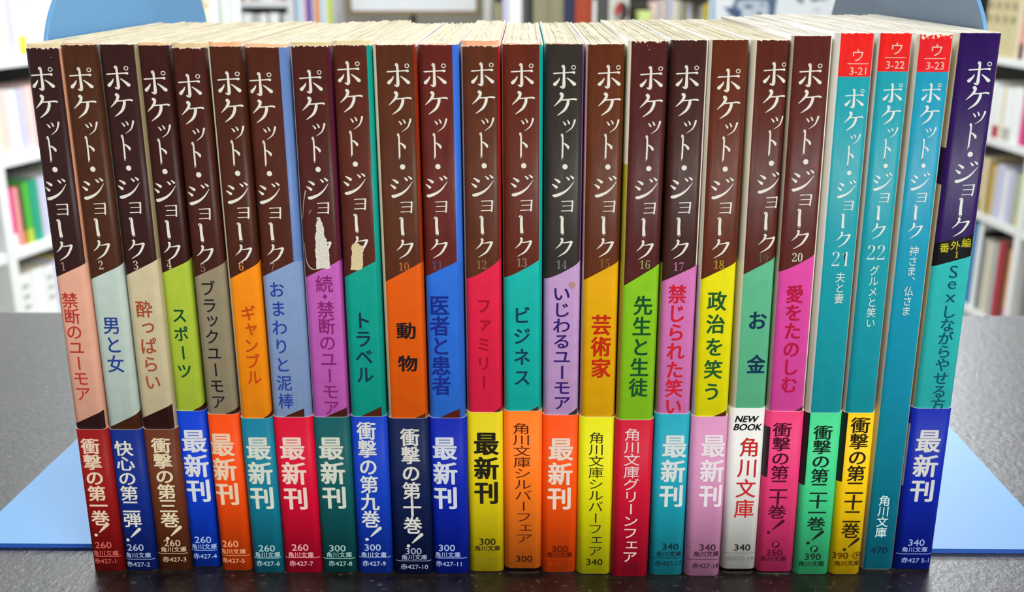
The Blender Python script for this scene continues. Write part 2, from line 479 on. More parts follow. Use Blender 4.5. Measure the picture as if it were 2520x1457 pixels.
B = []
def bk(**k): B.append(k)
SERIF = {str(i): chr(0x1D7CE + i) for i in range(10)}
def serif(n): return ''.join(SERIF[c] for c in n)
OFF = '#e9e4d4'
# top: outer left, panel left, panel right, outer right (px at the head); bot: outer left, outer right (px at the foot)
# dg: y of the slanting colour change at the left / right edge; d2: the same for the dark wedge above the paper band; po / ku: first and last title character
bk(top=(64,64,141,151), bot=(231,311), yb=1408, yt=118, brown='#301918', sub='#e0a68c', lc='#2c1c20', rc='#c98e6e', rc_low='#dca288', dg=(688,650), d2=(1047,1011), po=(105,199), ku=(160,620), num=('1',161,656,'#b07a66'), subt=('禁断のユーモア',(172,740),(205,970),41,'#b8302a',.005),
   band='#8e1414', bt=1056, btxt='#e6cdb0', bl=('衝撃の第一巻',(223,1099),(248,1275),45,.028), ex=(251,1303,38), pr=('260',255,1341), kb=(261,1361), ln=1369, rd=('赤427-1',259,1380), sc='#d2665c', rim=1.0, wear=.5, rimc='#dcc79a', bn='dark red')
bk(top=(151,152,237,243), bot=(311,392), yb=1406, yt=111, brown='#462514', sub='#b9c8bd', lc='#40291a', rc='#7f9284', rc_low='#b4c2b4', dg=(693,650), d2=(1057,1013), po=(200,200), ku=(251.5,617), num=('2',254,653,'#c9bfa0'), subt=('男と女',(274.5,802),(285.5,897),44,'#263f8c',.012),
   band='#10297c', bt=1057, btxt='#dcd9cc', bl=('快心の第二弾',(305,1104),(327,1280),45,.022), ex=(329,1315,38), pr=('260',334,1347), kb=(341,1366), ln=1376, rd=('赤427-2',341,1388), sc='#a9b7d8', rim=.5, wear=.3, rimc='#e0b496', bn='navy blue')
bk(top=(243,243,328,340), bot=(392,472), yb=1406, yt=110, brown='#321715', sub='#c8bb96', lc='#2e1a1c', rc='#8f8462', rc_low='#b9ac86', dg=(684,641), d2=(1034,996), po=(291,196), ku=(337,615.5), num=('3',340,653,'#d2c6a6'), subt=('酔っぱらい',(355,762),(376.5,941.5),42,'#a5492a',.012),
   band='#62301a', bt=1056, btxt='#e3d3ae', bl=('衝撃の第三巻',(397,1097),(419,1280),46,.028), ex=(428,1311,40), pr=('260',424.5,1336), kb=(428,1352), ln=1362, rd=('赤427-3',430,1376), sc='#d6b898', rim=.2, wear=.15, rimc='#e9e2c8', bn='brown')
bk(top=(340,340,417,419.5), bot=(472,548), yb=1397, yt=112, brown='#371713', sub='#a9bf3a', lc='#321a19', rc='#2a1817', rc_low='#93a838', dg=(678,638), d2=(1034,993), po=(382,208), ku=(424.5,621), num=('4',422,652,'#c3cc9a'), subt=('スポーツ',(441.6,777),(455,914),38,'#0e4a2c',.018),
   band='#0c3ec4', bt=1011, btxt='#d7dbe0', bl=('最新刊',(478,1086),(490,1208),59,.034), pr=('260',500,1328), kb=(503,1345), ln=1354, rd=('赤427-4',505,1368), sc='#a4bde8', rim=.7, wear=.15, rimc='#e8b78c', bn='bright blue')
bk(top=(420,420,508,510), bot=(548,624), yb=1406, yt=117, brown='#421c13', sub='#8f8368', lc='#3c1f19', rc='#3a1d18', rc_low='#86795e', dg=(688,645), d2=(1040,1003), po=(467,216), ku=(506,629), num=('5',505,659,'#8f7768'), subt=('ブラックユーモア',(512,711),(538,990),38,'#1f1c20',.008),
   band='#ea4a0c', bt=1019, btxt='#eccbaa', bl=('最新刊',(546,1095),(560,1216),59,.034), pr=('260',567,1338), kb=(574,1357), ln=1367, rd=('赤427-5',574,1379), sc='#f0a878', rim=1.1, wear=.7, rimc='#d8be8e', bn='orange red')
bk(top=(510,514,595,598), bot=(624,702), yb=1412, yt=115, brown='#462012', sub='#f08a12', lc='#d8cfb4', rc='#402318', rc_low='#de7c14', dg=(688,645), d2=(1055,1015), po=(564,210), ku=(600.5,627.5), num=('6',599,656,'#e08a3a'), subt=('ギャンブル',(611,772),(626,929.5),38,'#c84414',.014),
   band='#12778e', bt=1029, btxt='#d2d7c8', bl=('最新刊',(636,1104),(646,1226),59,.034), pr=('260',657,1349), kb=(659,1365), ln=1373, rd=('赤427-6',660,1386), sc='#a7c8cc', rim=1.2, wear=.15, rimc='#eeb080', bn='teal blue')
bk(top=(599,600,686,711), bot=(702,794), yb=1412, yt=117, brown='#4b2114', sub='#8299bf', lc='#45241a', rc='#5e7cb0', rc_low='#7c93bb', dg=(686,645), d2=(1040,1006), po=(642,212), ku=(679,627), num=('7',675.5,658,'#9a8a86'), subt=('おまわりと泥棒',(681,714),(704,988),40,'#26409a',.010),
   band='#cb0a30', bt=1026, btxt='#eccfc0', bl=('最新刊',(719.5,1104),(729,1227),59,.034), pr=('260',739,1347), kb=(741,1365), ln=1372, rd=('赤427-7',742,1386), sc='#ecaeb2', rim=.9, wear=.2, rimc='#efb98e', bn='crimson')
bk(top=(711,715,806,818), bot=(794,880), yb=1410, yt=113, brown='#481c15', sub='#bc5cb0', lc='#d8cfc0', rc='#5c1a38', rc_low='#a84a98', dg=(686,643), d2=(1040,1004), po=(765,206), ku=(795.6,613), num=None, subt=('続・禁断のユーモア',(798,700),(816,1004),44,'#8c1e6e',.008),
   band='#0d5456', bt=1026, btxt='#d3d6c4', bl=('最新刊',(815,1104),(824,1225),59,.034), pr=('300',831,1349), kb=(835,1365), ln=1374, rd=('赤427-8',838,1386), sc='#9fc4c0', rim=.9, wear=.5, rimc='#d9c48e', bn='dark green')
bk(top=(818,819,902,916), bot=(880,970), yb=1413, yt=111, brown='#512215', sub='#0e9a86', lc='#6a1c34', rc='#0b9080', rc_low='#0c8c7c', dg=(688,644), d2=(1040,1001), po=(858.5,185), ku=(885.5,607), num=None, subt=('トラベル',(892,790),(898.6,923),44,'#16304a',.018),
   band='#123cb4', bt=1025, btxt='#d6d9d4', bl=('衝撃の第九巻',(902,1061),(913,1278),46,.026), ex=(919,1313,40), pr=('300',917.6,1347), kb=(920,1365), ln=1371, rd=('赤427-9',921,1386), sc='#b4c4e6', rim=1.1, wear=.4, rimc='#e0cfa0', bn='royal blue')
bk(top=(916,924,1017,1026), bot=(970,1068), yb=1415, yt=111, brown='#512813', sub='#dd5a0c', lc='#d4c8ac', rc='#8e2a10', rc_low='#c44e10', dg=(695,648), d2=(1055,1018), po=(980,190), ku=(997,615.5), num=('10',994,657,'#c06a2c'), subt=('動　物',(1000,815),(1004,896),50,'#241818',.028),
   band='#0e1c46', bt=1029, btxt='#d8d6cc', bl=('衝撃の第十巻',(1009,1077),(1016,1293),46,.026), ex=(1021,1329,40), pr=('300',1018,1356), kb=(1020,1371), ln=1380, rd=('赤427-10',1020,1394), sc='#a4aec8', rim=.25, wear=.15, rimc='#e6b08c', bn='black-blue')
bk(top=(1026,1029,1113,1132), bot=(1068,1154), yb=1414, yt=111, brown='#5c1f17', sub='#2c6cd0', lc='#7a2a12', rc='#3268c8', rc_low='#2a62c0', dg=(685,645), d2=(1042,1006), po=(1070,190), ku=(1081,614), num=('11',1076,654,'#5c5068'), subt=('医者と患者',(1081.5,753),(1087,950),50,'#1a2c86',.026),
   band='#0a22a0', bt=1028, btxt='#d2d8e0', bl=('最新刊',(1094,1104),(1097,1226),59,.034), pr=('300',1100,1348), kb=(1102,1365), ln=1373, rd=('赤427-11',1104,1387), sc='#a8b8e4', rim=.25, wear=.15, rimc='#e8b594', bn='deep blue')
bk(top=(1132,1137,1225,1232), bot=(1154,1242), yb=1408, yt=113, brown='#552a15', sub='#dc2244', lc='#b9a488', rc='#a8121c', rc_low='#cc1c3c', dg=(687,640), pow=1.5, d2=(1040,1003), po=(1187,188), ku=(1192,612), num=('12',1185,652,'#927048'), subt=('ファミリー',(1191,754),(1191,941.6),38,'#a40c28',.016),
   band='#d6c210', bt=1014, btxt='#241f12', bl=('最新刊',(1197,1092),(1198,1213),59,.035), pr=('300',1200,1333), kb=(1200,1349), ln=1361, rd=('赤427-12',1200,1376), sc='#241f10', sc2='#8c8024', rim=1.3, wear=.4, rimc='#eaa67c', bn='yellow')
bk(top=(1232,1236,1328,1339), bot=(1242,1332), yb=1411, yt=110, brown='#5b2213', sub='#16aea2', lc='#b08a6a', rc='#149a92', rc_low='#129c94', dg=(686,641), pow=1.3, d2=(1038,1000), po=(1285,190), ku=(1288.5,610), num=('13',1284,647,'#8a8070'), subt=('ビジネス',(1284,777),(1285,930),44,'#0e3c50',.018),
   band='#f5781c', bt=1011, btxt='#54200e', bl=('角川文庫シルバーフェア',(1283,1055),(1290,1325),44,.0), pr=('300',1290,1375), kb=None, ln=None, rd=None, sc='#3a1206', bz=1.6, rim=.3, wear=.15, rimc='#e9b090', bn='light orange')
bk(top=(1339,1342,1435,1440), bot=(1332,1418), yb=1410, yt=109, brown='#2f2a24', sub='#bd96c4', lc='#49b09c', rc='#7a4a8c', rc_low='#a884b4', dg=(689,645), pow=1.5, d2=(1045,1006), po=(1389,194), ku=(1388,611), num=('14',1382,652,'#7d7684'), subt=('いじわるユーモア',(1382,724),(1383,992),46,'#32186a',.014),
   band='#ee4e0a', bt=1021, btxt='#ecd6c2', bl=('最新刊',(1380,1106),(1377,1227),59,.034), pr=('300',1378.4,1351), kb=(1377,1365), ln=1375, rd=('赤427-14',1378,1388), sc='#5a1404', sc2='#a83608', rim=.3, wear=.15, rimc='#e6b096', bn='orange')
bk(top=(1440,1447,1536,1540), bot=(1418,1504), yb=1414, yt=109, brown='#592911', sub='#e2a60a', lc='#cfb0a8', rc='#6e4a16', rc_low='#cc960e', dg=(692,645), d2=(1060,1022), po=(1499,194), ku=(1489,612), num=('15',1488,649,'#8f6226'), subt=('芸術家',(1480,801),(1478.6,907),50,'#c42810',.030),
   band='#dcd80e', bt=1026, btxt='#2a2a18', bl=('角川文庫シルバーフェア',(1468,1078),(1464,1356),38,.0), pr=('340',1462.6,1383), kb=None, ln=None, rd=None, sc='#222214', rim=0, wear=.3, rimc='#eadfc0', bn='lemon yellow')
bk(top=(1541,1554,1641,1648), bot=(1504,1593), yb=1421, yt=101, brown='#4b1c1a', sub='#84c01e', lc='#d9d0b0', lc2=('#a8a032',30,118), rc='#3c1a1c', rc_low='#78a820', dg=(705,653), d2=None, po=(1602.5,197), ku=(1587,617), num=('16',1587,652,'#92a060'), subt=('先生と生徒',(1582.6,753),(1570.6,955),48,'#14502a',.024),
   band='#c41230', bt=1033, btxt='#ecd0cc', bl=('角川文庫グリーンフェア',(1556,1070),(1549,1370),40,.004), pr=('340',1551,1394), kb=None, ln=None, rd=None, sc='#5a0c18', rim=0, wear=.6, rimc='#eae0c2', bn='red')
bk(top=(1649,1653,1740,1742), bot=(1593,1682), yb=1417, yt=99, brown='#3d1e18', sub='#cf72b0', lc='#33201c', lc2=('#c2b04a',30,92), rc='#d8d0c6', rc_low='#b86ca0', dg=(696,655), d2=None, po=(1691,195), ku=(1673,615.5), num=('17',1670,657,'#b8709c'), subt=('禁じられた笑い',(1667,725),(1657,1001),46,'#d01c28',.022),
   band='#1c9cae', bt=1018, btxt='#d6dedc', bl=('最新刊',(1660,1099),(1652,1221),59,.034), pr=('340',1649.6,1345), kb=(1646,1363), ln=1373, rd=('赤427-17',1645,1386), sc='#14282e', rim=0, wear=.4, rimc='#eae0c2', bn='turquoise')
bk(top=(1742,1753,1840,1843), bot=(1682,1771), yb=1419, yt=98.5, brown='#5b2611', sub='#e4da0c', lc='#d2cbb8', rc='#5a2f1a', rc_low='#ccc410', dg=(690,648), d2=(1045,1011), po=(1793,203), ku=(1773,614), num=('18',1769,652,'#b09a2c'), subt=('政治を笑う',(1764.5,742),(1752,965),48,'#1a5a2c',.024),
   band='#cf8cb2', bt=1025, btxt='#ecdfe4', bl=('最新刊',(1755,1098),(1749,1221),59,.034), pr=('340',1741,1347), kb=(1738,1363), ln=1377, rd=('赤427-18',1736,1392), sc='#3c2030', rim=0, wear=.2, rimc='#eee6cc', bn='pale pink')
bk(top=(1843,1862,1941,1943), bot=(1771,1858), yb=1411, yt=98, brown='#522015', sub='#5cb486', lc='#c9c2aa', rc='#4b231b', rc_low='#58a87e', dg=(677,636), d2=None, po=(1906,187), ku=(1887,601), num=('19',1878,636,'#5c5a4a'), subt=('お　金',(1864,790),(1861,898),48,'#0e3450',.026),
   band='#dfdfd8', bt=1004, btxt='#cc2424', bl=('角川文庫',(1844,1101),(1831,1252),50,.008), pr=('340',1826.5,1347), kb=None, ln=1361, rd=('赤427-19',1820,1374), sc='#1c1c20', sc2='#77776e', bz=1.4, new=True, rim=0, wear=.5, rimc='#eee6cc', bn='white')
bk(top=(1943,1954,2045,2048), bot=(1858,1950), yb=1414, yt=89, brown='#542019', sub='#d8489c', lc='#b9ab92', rc='#e2dccb', dg=(670,627), pow=1.3, d2=(1036,1001), po=(1994,190), ku=(1968.5,591.5), num=('20',1962,634,'#d9d2c0'), subt=('愛をたのしむ',(1956,725),(1942,948),44,'#b81438',.024),
   band='#e03a72', bt=1012, btxt='#4a0c28', bl=('衝撃の第二十巻',(1925,1058),(1912,1260),46,.014), ex=(1908,1296,40), cp=(1908.6,1340), pr=('350',1905,1360), kb=(1903,1375), ln=None, rd=None, sc='#4a1026', bz=.9, blk=(1052,1175,'#2c0c18'), rim=0, wear=.1, rimc='#f0ead2', bn='hot pink')
bk(top=(2048,2067,2149,2152), bot=(1950,2038), yb=1415, yt=82, brown='#e0201c', sub='#1796a0', lc='#d6d2c6', rc='#aaa49a', dg=(190,190), d2=None, po=(2102,247), ku=(2074.6,591.5), tsz=.83, num=('21',2068.7,638,'#dfe4e0'), bign=True, subt=('夫と妻',(2067.7,684),(2064,735.7),25,'#dce6e2',.004), vol=('ウ',2111,138,'3-21',2111,176),
   band='#42cc86', bt=1016, btxt='#12241c', bl=('衝撃の第二十一巻',(2025,1065),(2008,1289),46,.014), ex=(2005,1322,40), cp=(2003,1351), pr=('390',2000,1370), kb=(1996,1387), ln=None, rd=None, sc='#143022', blk=(1012,1195,'#0f1512'), rim=0, wear=.3, rimc='#f4f0e0', bn='mint green')
bk(top=(2152,2165,2242,2245), bot=(2038,2114), yb=1415, yt=82, brown='#de1f1a', sub='#1796a2', lc='#cfc9bc', rc='#a8a296', dg=(177,177), d2=None, po=(2196,233), ku=(2160.7,571), tsz=.83, num=('22',2156,622,'#dfe4e0'), bign=True, subt=('グルメと笑い',(2151,667),(2141.5,796),25,'#dce6e2',.004), vol=('ウ',2207,121,'3-22',2203,161),
   band='#f2c40c', bt=1016, btxt='#2a2008', bl=('衝撃の第二十二巻',(2117,1047),(2093,1306),47,.016), ex=(2094,1339,38), pr=('390 Ⓟ',2084,1367), kb=(2084,1386), ln=None, rd=None, sc='#4a3008', blk=(1010,1187,'#12100a'), rim=0, wear=.4, rimc='#f4f0e0', bn='golden yellow')
bk(top=(2245,2262,2342,2346), bot=(2114,2196), yb=1404, yt=84, brown='#dd1e24', sub='#1592ae', lc='#c6beac', rc='#b0a898', dg=(178,178), d2=None, po=(2291,233), ku=(2251.7,570), tsz=.83, num=None, subt=('神さま、仏さま',(2249,619),(2229,766.5),25,'#dce6e2',.004), vol=('ウ',2305,125,'3-23',2301,163),
   band=None, bl=('角川文庫',(2176.6,1233),(2167.7,1311),29,.008), btxt='#d4ecec', pr=('470',2163,1355), kb=None, ln=None, rd=None, sc='#062844', rim=0, wear=1.3, rimc='#f4f0e0', bn=None)
bk(top=(2346,2361,2462,2464), bot=(2196,2286), yb=1403, yt=82, brown='#280a50', sub='#2eb2ae', lc='#c4b892', lc2=('#220c48',112,121.5), rc='#e8e2d4', rc_low='#1f3a86', dg=(658,630), z0=(600,576), d2=None, po=(2409.5,185), ku=(2363,561), num=None, subt=('Sexしながらやせる方',(2346.7,670),(2307.5,997),38,'#0c5068',.008),
   band='#0c24a0', bt=1005, btxt='#d4d4d2', bl=('最新刊',(2284,1086),(2269,1208),59,.034), pr=('340',2254.5,1335), kb=(2250,1352), ln=1363, rd=('赤427 S-1',2251,1378), sc='#9fb0e4', blk=(1047,1200,'#b9b9c0'), rim=0, wear=.12, rimc='#f0e8d4', bn='blue')

PANEL = ['blackish brown spine panel over salmon', 'olive brown spine panel over pale grey-green', 'blackish brown spine panel over khaki beige', 'dark brown spine panel over lime green',
         'scuffed dark brown spine panel over greyish tan', 'brown spine panel over bright orange', 'brown spine panel over greyish blue', 'torn white sticker remains over orchid purple',
         'cream sticker remains over sea green', 'brown spine panel over burnt orange', 'reddish brown spine panel over medium blue', 'brown spine panel over raspberry red', 'reddish brown spine panel over turquoise',
         'charcoal spine panel over lilac', 'brown spine panel over mustard yellow', 'maroon spine panel over grass green', 'dark brown spine panel over orchid pink', 'brown spine panel over bright yellow',
         'brown spine panel over sage green', 'maroon spine panel over magenta pink', 'teal spine with red top marked 3-21', 'teal spine with red top marked 3-22', 'sky blue spine with red top marked 3-23', 'purple, black and turquoise spine']
WHITE_RIM = mat('paper_edge', '#f2efe4', 0.8)

def page_mat(col):
    m = bpy.data.materials.new('page_edges'); m.use_nodes = True
    nt = m.node_tree; b = nt.nodes['Principled BSDF']; b.inputs['Roughness'].default_value = 0.9; b.inputs['Specular IOR Level'].default_value = 0.1
    tc = nt.nodes.new('ShaderNodeTexCoord'); mp = nt.nodes.new('ShaderNodeMapping'); mp.inputs['Scale'].default_value = (1, .012, .012)
    nt.links.new(tc.outputs['Object'], mp.inputs[0])
    n = nt.nodes.new('ShaderNodeTexNoise'); n.inputs['Scale'].default_value = 1900; n.inputs['Detail'].default_value = 3
    nt.links.new(mp.outputs[0], n.inputs['Vector'])
    n2 = nt.nodes.new('ShaderNodeTexNoise'); n2.inputs['Scale'].default_value = 90; n2.inputs['Detail'].default_value = 4
    nt.links.new(tc.outputs['Object'], n2.inputs['Vector'])
    a = nt.nodes.new('ShaderNodeMapRange'); a.inputs['From Min'].default_value = .3; a.inputs['From Max'].default_value = .6
    a.inputs['To Min'].default_value = .80; a.inputs['To Max'].default_value = 1.0
    nt.links.new(n.outputs['Fac'], a.inputs['Value'])
    q = nt.nodes.new('ShaderNodeMath'); q.operation = 'MULTIPLY_ADD'; q.inputs[1].default_value = .3; q.inputs[2].default_value = .85
    nt.links.new(n2.outputs['Fac'], q.inputs[0])
    k = nt.nodes.new('ShaderNodeMath'); k.operation = 'MULTIPLY'; nt.links.new(a.outputs[0], k.inputs[0]); nt.links.new(q.outputs[0], k.inputs[1])
    v = nt.nodes.new('ShaderNodeVectorMath'); v.operation = 'SCALE'; v.inputs[0].default_value = lin(col)[:3]
    nt.links.new(k.outputs[0], v.inputs['Scale']); nt.links.new(v.outputs[0], b.inputs['Base Color'])
    return m
PAGES = {True: page_mat('#f6f2e6'), False: page_mat('#e9e0c6')}
def make_book(i, d):
    s = Book(d); r = random.Random(100 + i)
    root = empty('paperback', (s.x0 / 1000, s.Y, T + 0.0001))
    n = i + 1
    lab = 'paperback with ' + PANEL[i]
    if d['num'] and n not in (21, 22): lab += ', numbered %d' % n
    if d['bn']: lab += ', %s paper band' % d['bn']
    else: lab += ', no paper band'
    tag(root, lab, 'book', 'paperbacks standing in a row between two bookends')
    zt, hw = s.zt, s.hw
    def zpx(px, py): return s.sz(px, py)[1]
    # the printed panel's limits across the spine
    def xo(px): return s.sz(px, 125)[0]
    xl, xr = xo(d['top'][1]), xo(d['top'][2])
    half_out = hw
    sL = s_of_x(max(xl, -half_out), hw) if d['top'][1] - d['top'][0] > 2.5 else -60
    sR = s_of_x(min(xr, half_out), hw)
    if sL == -60: sLm, lc = -hw, d['lc']
    else: sLm = sL
    xm = (d['top'][0] + d['top'][3]) / 2
    P = dict(sL=sLm - (0.6 if sL == -60 else 0), sR=sR, zL=zpx(d['ku'][0], d['dg'][0]), zR=zpx(d['ku'][0], d['dg'][1]), brown=d['brown'], sub=d['sub'], lc=d['lc'], rc=d['rc'],
             rc_low=d.get('rc_low'), seed=i * 3.7 + 1, wear=max(d['wear'], 0.02), zt=zt, lc2=d.get('lc2'))
    P['pow'] = d.get('pow', 1.0)
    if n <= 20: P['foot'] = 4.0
    if d.get('d2'): P['z2L'] = zpx(d['ku'][0], d['d2'][0]); P['z2R'] = zpx(d['ku'][0], d['d2'][1])
    if d.get('z0'): P['z0'] = (zpx(2363, d['z0'][0]), zpx(2363, d['z0'][1]))
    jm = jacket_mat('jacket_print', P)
    jit = [r.uniform(-1, 1) for _ in range(40)]
    def ragged(u):
        k = int((u + 40) * 2) % 40
        return -abs(jit[k]) * 0.25 * d['wear'] if abs(u) < hw + 2 else 0
    s.shell('dust_jacket', 0.25, zt, 0.0, 0.2, 97 + r.uniform(-1, 1), [jm, WHITE_RIM], root, nz=2, z1f=ragged)
    rim = d['rim']
    s.shell('paper_cover', 0.0, zt + rim, -0.24, 0.3, 98, [mat('inner_cover_card', d['rimc'], 0.8, 0.12, 700), mat('inner_cover_pale', '#ecdfc8', 0.8, 0.08, 700)], root, rim=0,
            z1f=lambda u: -abs(jit[int((u + 50) * 3) % 40]) * 0.35 if rim > .15 else 0)
    # page block: leaves of slightly different height, running back from the glued spine
    pw = hw - 0.62; NX, NY = 44, 9
    V, Fc = [], []
    depth = 97.5
    hs = []; h = 0
    for k in range(NX):
        if r.random() < 0.35: h = r.uniform(-1, 1)
        hs.append(h * 0.22 + r.uniform(-.12, .12))
    zp = zt + max(rim - 0.25, -0.05) - 0.1
    wig = [r.uniform(-1, 1) for _ in range(4)]
    rows = []
    for j in range(NY + 1):
        y = 0.75 + depth * j / NY
        sw = 0.0 if j == 0 else 1.0
        row = []
        for k in range(NX):
            for e in (0, 1):
                x = -pw + 2 * pw * (k + e) / NX
                bend = sw * (0.22 * math.sin(j * 1.3 + wig[0] * 3) + 0.15 * math.sin(j * 2.7 + k * .2 + wig[1] * 3)) * (1 - (2 * (k + e) / NX - 1) ** 2)
                zz = zp + hs[k] * (0.3 + 0.7 * min(1, j / 2)) + 0.05 * math.sin(j * 2.1 + k)
                row.append(len(V)); V.append(((x + bend + s.cx(zz) - s.x0) / 1000, (y + (hs[k] * 1.5 if j == NY else 0)) / 1000, zz / 1000))
        rows.append(row)
    m2 = 2 * NX
    for j in range(NY):
        for k in range(m2 - 1):
            Fc.append((rows[j][k], rows[j][k + 1], rows[j + 1][k + 1], rows[j + 1][k]))
    low = []
    for k, (idx, jj) in enumerate([(0, 0), (m2 - 1, 0), (m2 - 1, NY), (0, NY)]):
        v = V[rows[jj][idx]]
        low.append(len(V)); V.append(((v[0] * 1000 + s.cx(0.3) - s.cx(zp)) / 1000, v[1], 0.0003))
    Fc.append((low[3], low[2], low[1], low[0]))
    Fc.append(tuple([low[0], low[1]] + list(reversed(rows[0]))))
    Fc.append(tuple([low[2], low[3]] + list(rows[NY])))
    Fc.append(tuple([low[1], low[2]] + [rows[j][-1] for j in range(NY, -1, -1)]))
    Fc.append(tuple([low[3], low[0]] + [rows[j][0] for j in range(NY + 1)]))
    mesh_obj('page_block', V, Fc, PAGES[n > 19], root)
    # title
    ts = d.get('tsz', 1.0); ttl = []
    for ch, t, dx, w, h_ in TITLE:
        px = d['po'][0] + (d['ku'][0] - d['po'][0]) * t + dx * ts; py = d['po'][1] + (d['ku'][1] - d['po'][1]) * t
        u, z = s.sz(px, py); mm = s.pxmm((px, py)); v, f = TG[ch]
        ttl.append((v, f, u, z, w * mm * ts, h_ * mm * ts * 1.02, 0))
    s.prints('title_lettering', ttl, OFF if n < 21 else '#e2e8e2', root, 0.05)
    if d['num']:
        t, x, y, c = d['num']; sz_ = 54 if d.get('bign') else 31
        s.prints('volume_number', s.word((x, y), sz_, serif(t), -0.024 if d.get('bign') else -0.012, 0.8), c, root, 0.05)
    t, a, b, sz_, c, bo = d['subt']
    if t.startswith('Sex'):
        it = []
        for k, ch in enumerate(t):
            px = a[0] + (b[0] - a[0]) * k / (len(t) - 1); py = a[1] + (b[1] - a[1]) * k / (len(t) - 1)
            if k < 3: it += s.word((px, py), 46 if k == 0 else 44, ch, 0.0, 1.15)
            else: it += s.line((px, py), (px, py), sz_, ch, bo)
    else:
        it = s.line(a, b, sz_, t, bo)
    s.prints('subtitle_lettering', it, c, root, 0.05)
    if d.get('vol'):
        k, x, y, nn, x2, y2 = d['vol']
        v, f = glyph(k, .0); u, z = s.sz(x, y); mm = s.pxmm((x, y))
        it = [(v, f, u, z, 34 * mm, 34 * mm, 0)] + s.word((x2, y2), 26, nn, .0)
        u, z = s.sz(x2, y2 - 18)
        it.append(([(-.5, -.5), (.5, -.5), (.5, .5), (-.5, .5)], [(0, 1, 2, 3)], u, z, 52 * mm, 1.6 * mm, 0))
        s.prints('shelf_mark_lettering', it, '#f0c8b8', root, 0.05)
    if n == 24:
        it = []
        for k, ch in enumerate('番外編'):
            it += s.line((2324 + 27 * k, 611 - 6 * k), (2324 + 27 * k, 611 - 6 * k), 25, ch, .012)
        it += s.word((2359, 627), 24, serif('1'), -.02)
        s.prints('extra_volume_lettering', it, '#c9c22c', root, 0.05)
    # paper band
    zb = 0.2 if not d.get('bz') else d['bz']
    boff = 0.0
    if d['band']:
        boff = 0.2
        bandm = mat('band_paper_%d' % n, d['band'], 0.5, 0.06, 260, 0.15, 0.15)
        zbt = zpx(d['ku'][0], d['bt']) - 0.1
        root_band = s.shell('paper_band', zb, zbt, 0.2, 0.17, 96, [bandm, WHITE_RIM], root)
        if d.get('blk'):
            y0, y1, bc = d['blk']
            z1_, z0_ = zpx(d['po'][0], y0), zpx(d['po'][0], y1)
            sf = hw - RAD; q = RAD * math.pi / 2; wdt = 1.9 if n != 24 else 0.9
            base = -(sf + q) + (0.3 if n != 24 else .0); V, Fc = [], []
            z1_ = min(z1_, zbt - .02)
            for k in range(9):
                u = base - 3 + (wdt + 3) * k / 8
                V += [s.P(u, z0_, 0.23), s.P(u, z1_, 0.23)]
            for k in range(8): Fc.append((2 * k, 2 * k + 2, 2 * k + 3, 2 * k + 1))
            mesh_obj('band_side_print', V, Fc, mat('print_ink', bc, 0.5), root)
    o2 = boff + 0.05
    t, a, b, sz_, bo = d['bl']
    it = s.line(a, b, sz_, t, bo, 1.06 if sz_ > 55 else 1.04)
    if d.get('ex'):
        x, y, e = d['ex']
        u, z = s.sz(x, y); mm = s.pxmm((x, y))
        v, f = stroke_glyph([[(.95, .10, .22), (.62, .42, .17), (.34, .70, .07)], [(.10, .90, .11)]])
        it.append((v, f, u, z, e * mm, e * mm, 0))
    s.prints('band_lettering' if d['band'] else 'imprint_lettering', it, d['btxt'], root, o2)
    small = []; c2 = d.get('sc2', d['sc'])
    t, x, y = d['pr']; small += s.word((x, y), 25, t, 0.008, 1.12)
    if d.get('kb'):
        x, y = d['kb']; 
        for k, ch in enumerate('角川文庫'): small += s.line((x - 24 + 16 * k, y), (x - 25 + 16.5 * k, y), 15.5, ch, .014)
    if d.get('cp'):
        x, y = d['cp']; v, f = stroke_glyph([[(.5, .5, .46)]]); u, z = s.sz(x, y); mm = s.pxmm((x, y)); small.append((v, f, u, z, 21 * mm, 21 * mm, 0))
        s.prints('price_mark_letter', s.word((x, y), 19, 'P', .02), d['band'], root, o2 + .03)
    s.prints('price_lettering', small, d['sc'], root, o2)
    small = []
    if d.get('ln'):
        u, z = s.sz(d['pr'][1] + 2, d['ln']); mm = s.pxmm((d['pr'][1], d['ln']))
        small.append(([(-.5, -.5), (.5, -.5), (.5, .5), (-.5, .5)], [(0, 1, 2, 3)], 0.0, z, 2 * hw - 0.4, 1.5 * mm, 0))
    if d.get('rd'): small += s.word((d['rd'][1], d['rd'][2]), 16.5, d['rd'][0], .004, 1.08)
    if small: s.prints('catalogue_lettering', small, c2, root, o2)
    if d.get('new'):
        it = s.word((1838, 1031), 24, 'NEW', .03, 1.0, .25) + s.word((1841, 1051), 24, 'BOOK', .03, 1.0, .25)
        s.prints('band_heading_lettering', it, '#16161a', root, o2)
    # remains of a torn-off price sticker
    if n == 8:
        pts = [(780,545),(786,540),(792,546),(797,560),(797,574),(803,590),(808,612),(811,634),(813,655),(813,661),(798,662),(780,663),(778,640),(776,618),(778,600),(775,586),(779,570),(777,556)]
        sticker(s, root, pts, '#dcd7c8')
        s.prints('scratch_mark', scratch(s, [[(752,470,2.4),(747,500,1.6),(744,540,1.0)],[(748,600,1.2),(753,640,2.2),(764,660,2.6),(778,664,1.5)],[(760,527,.8),(765,519,1.8)]]), '#c9bba6', root, .07)
    if n == 9:
        pts = [(868,602),(880,598),(886,604),(893,606),(895,618),(893,628),(894,645),(892,660),(888,666),(863,665),(864,640),(868,622),(864,611)]
        sticker(s, root, pts, '#dac898')
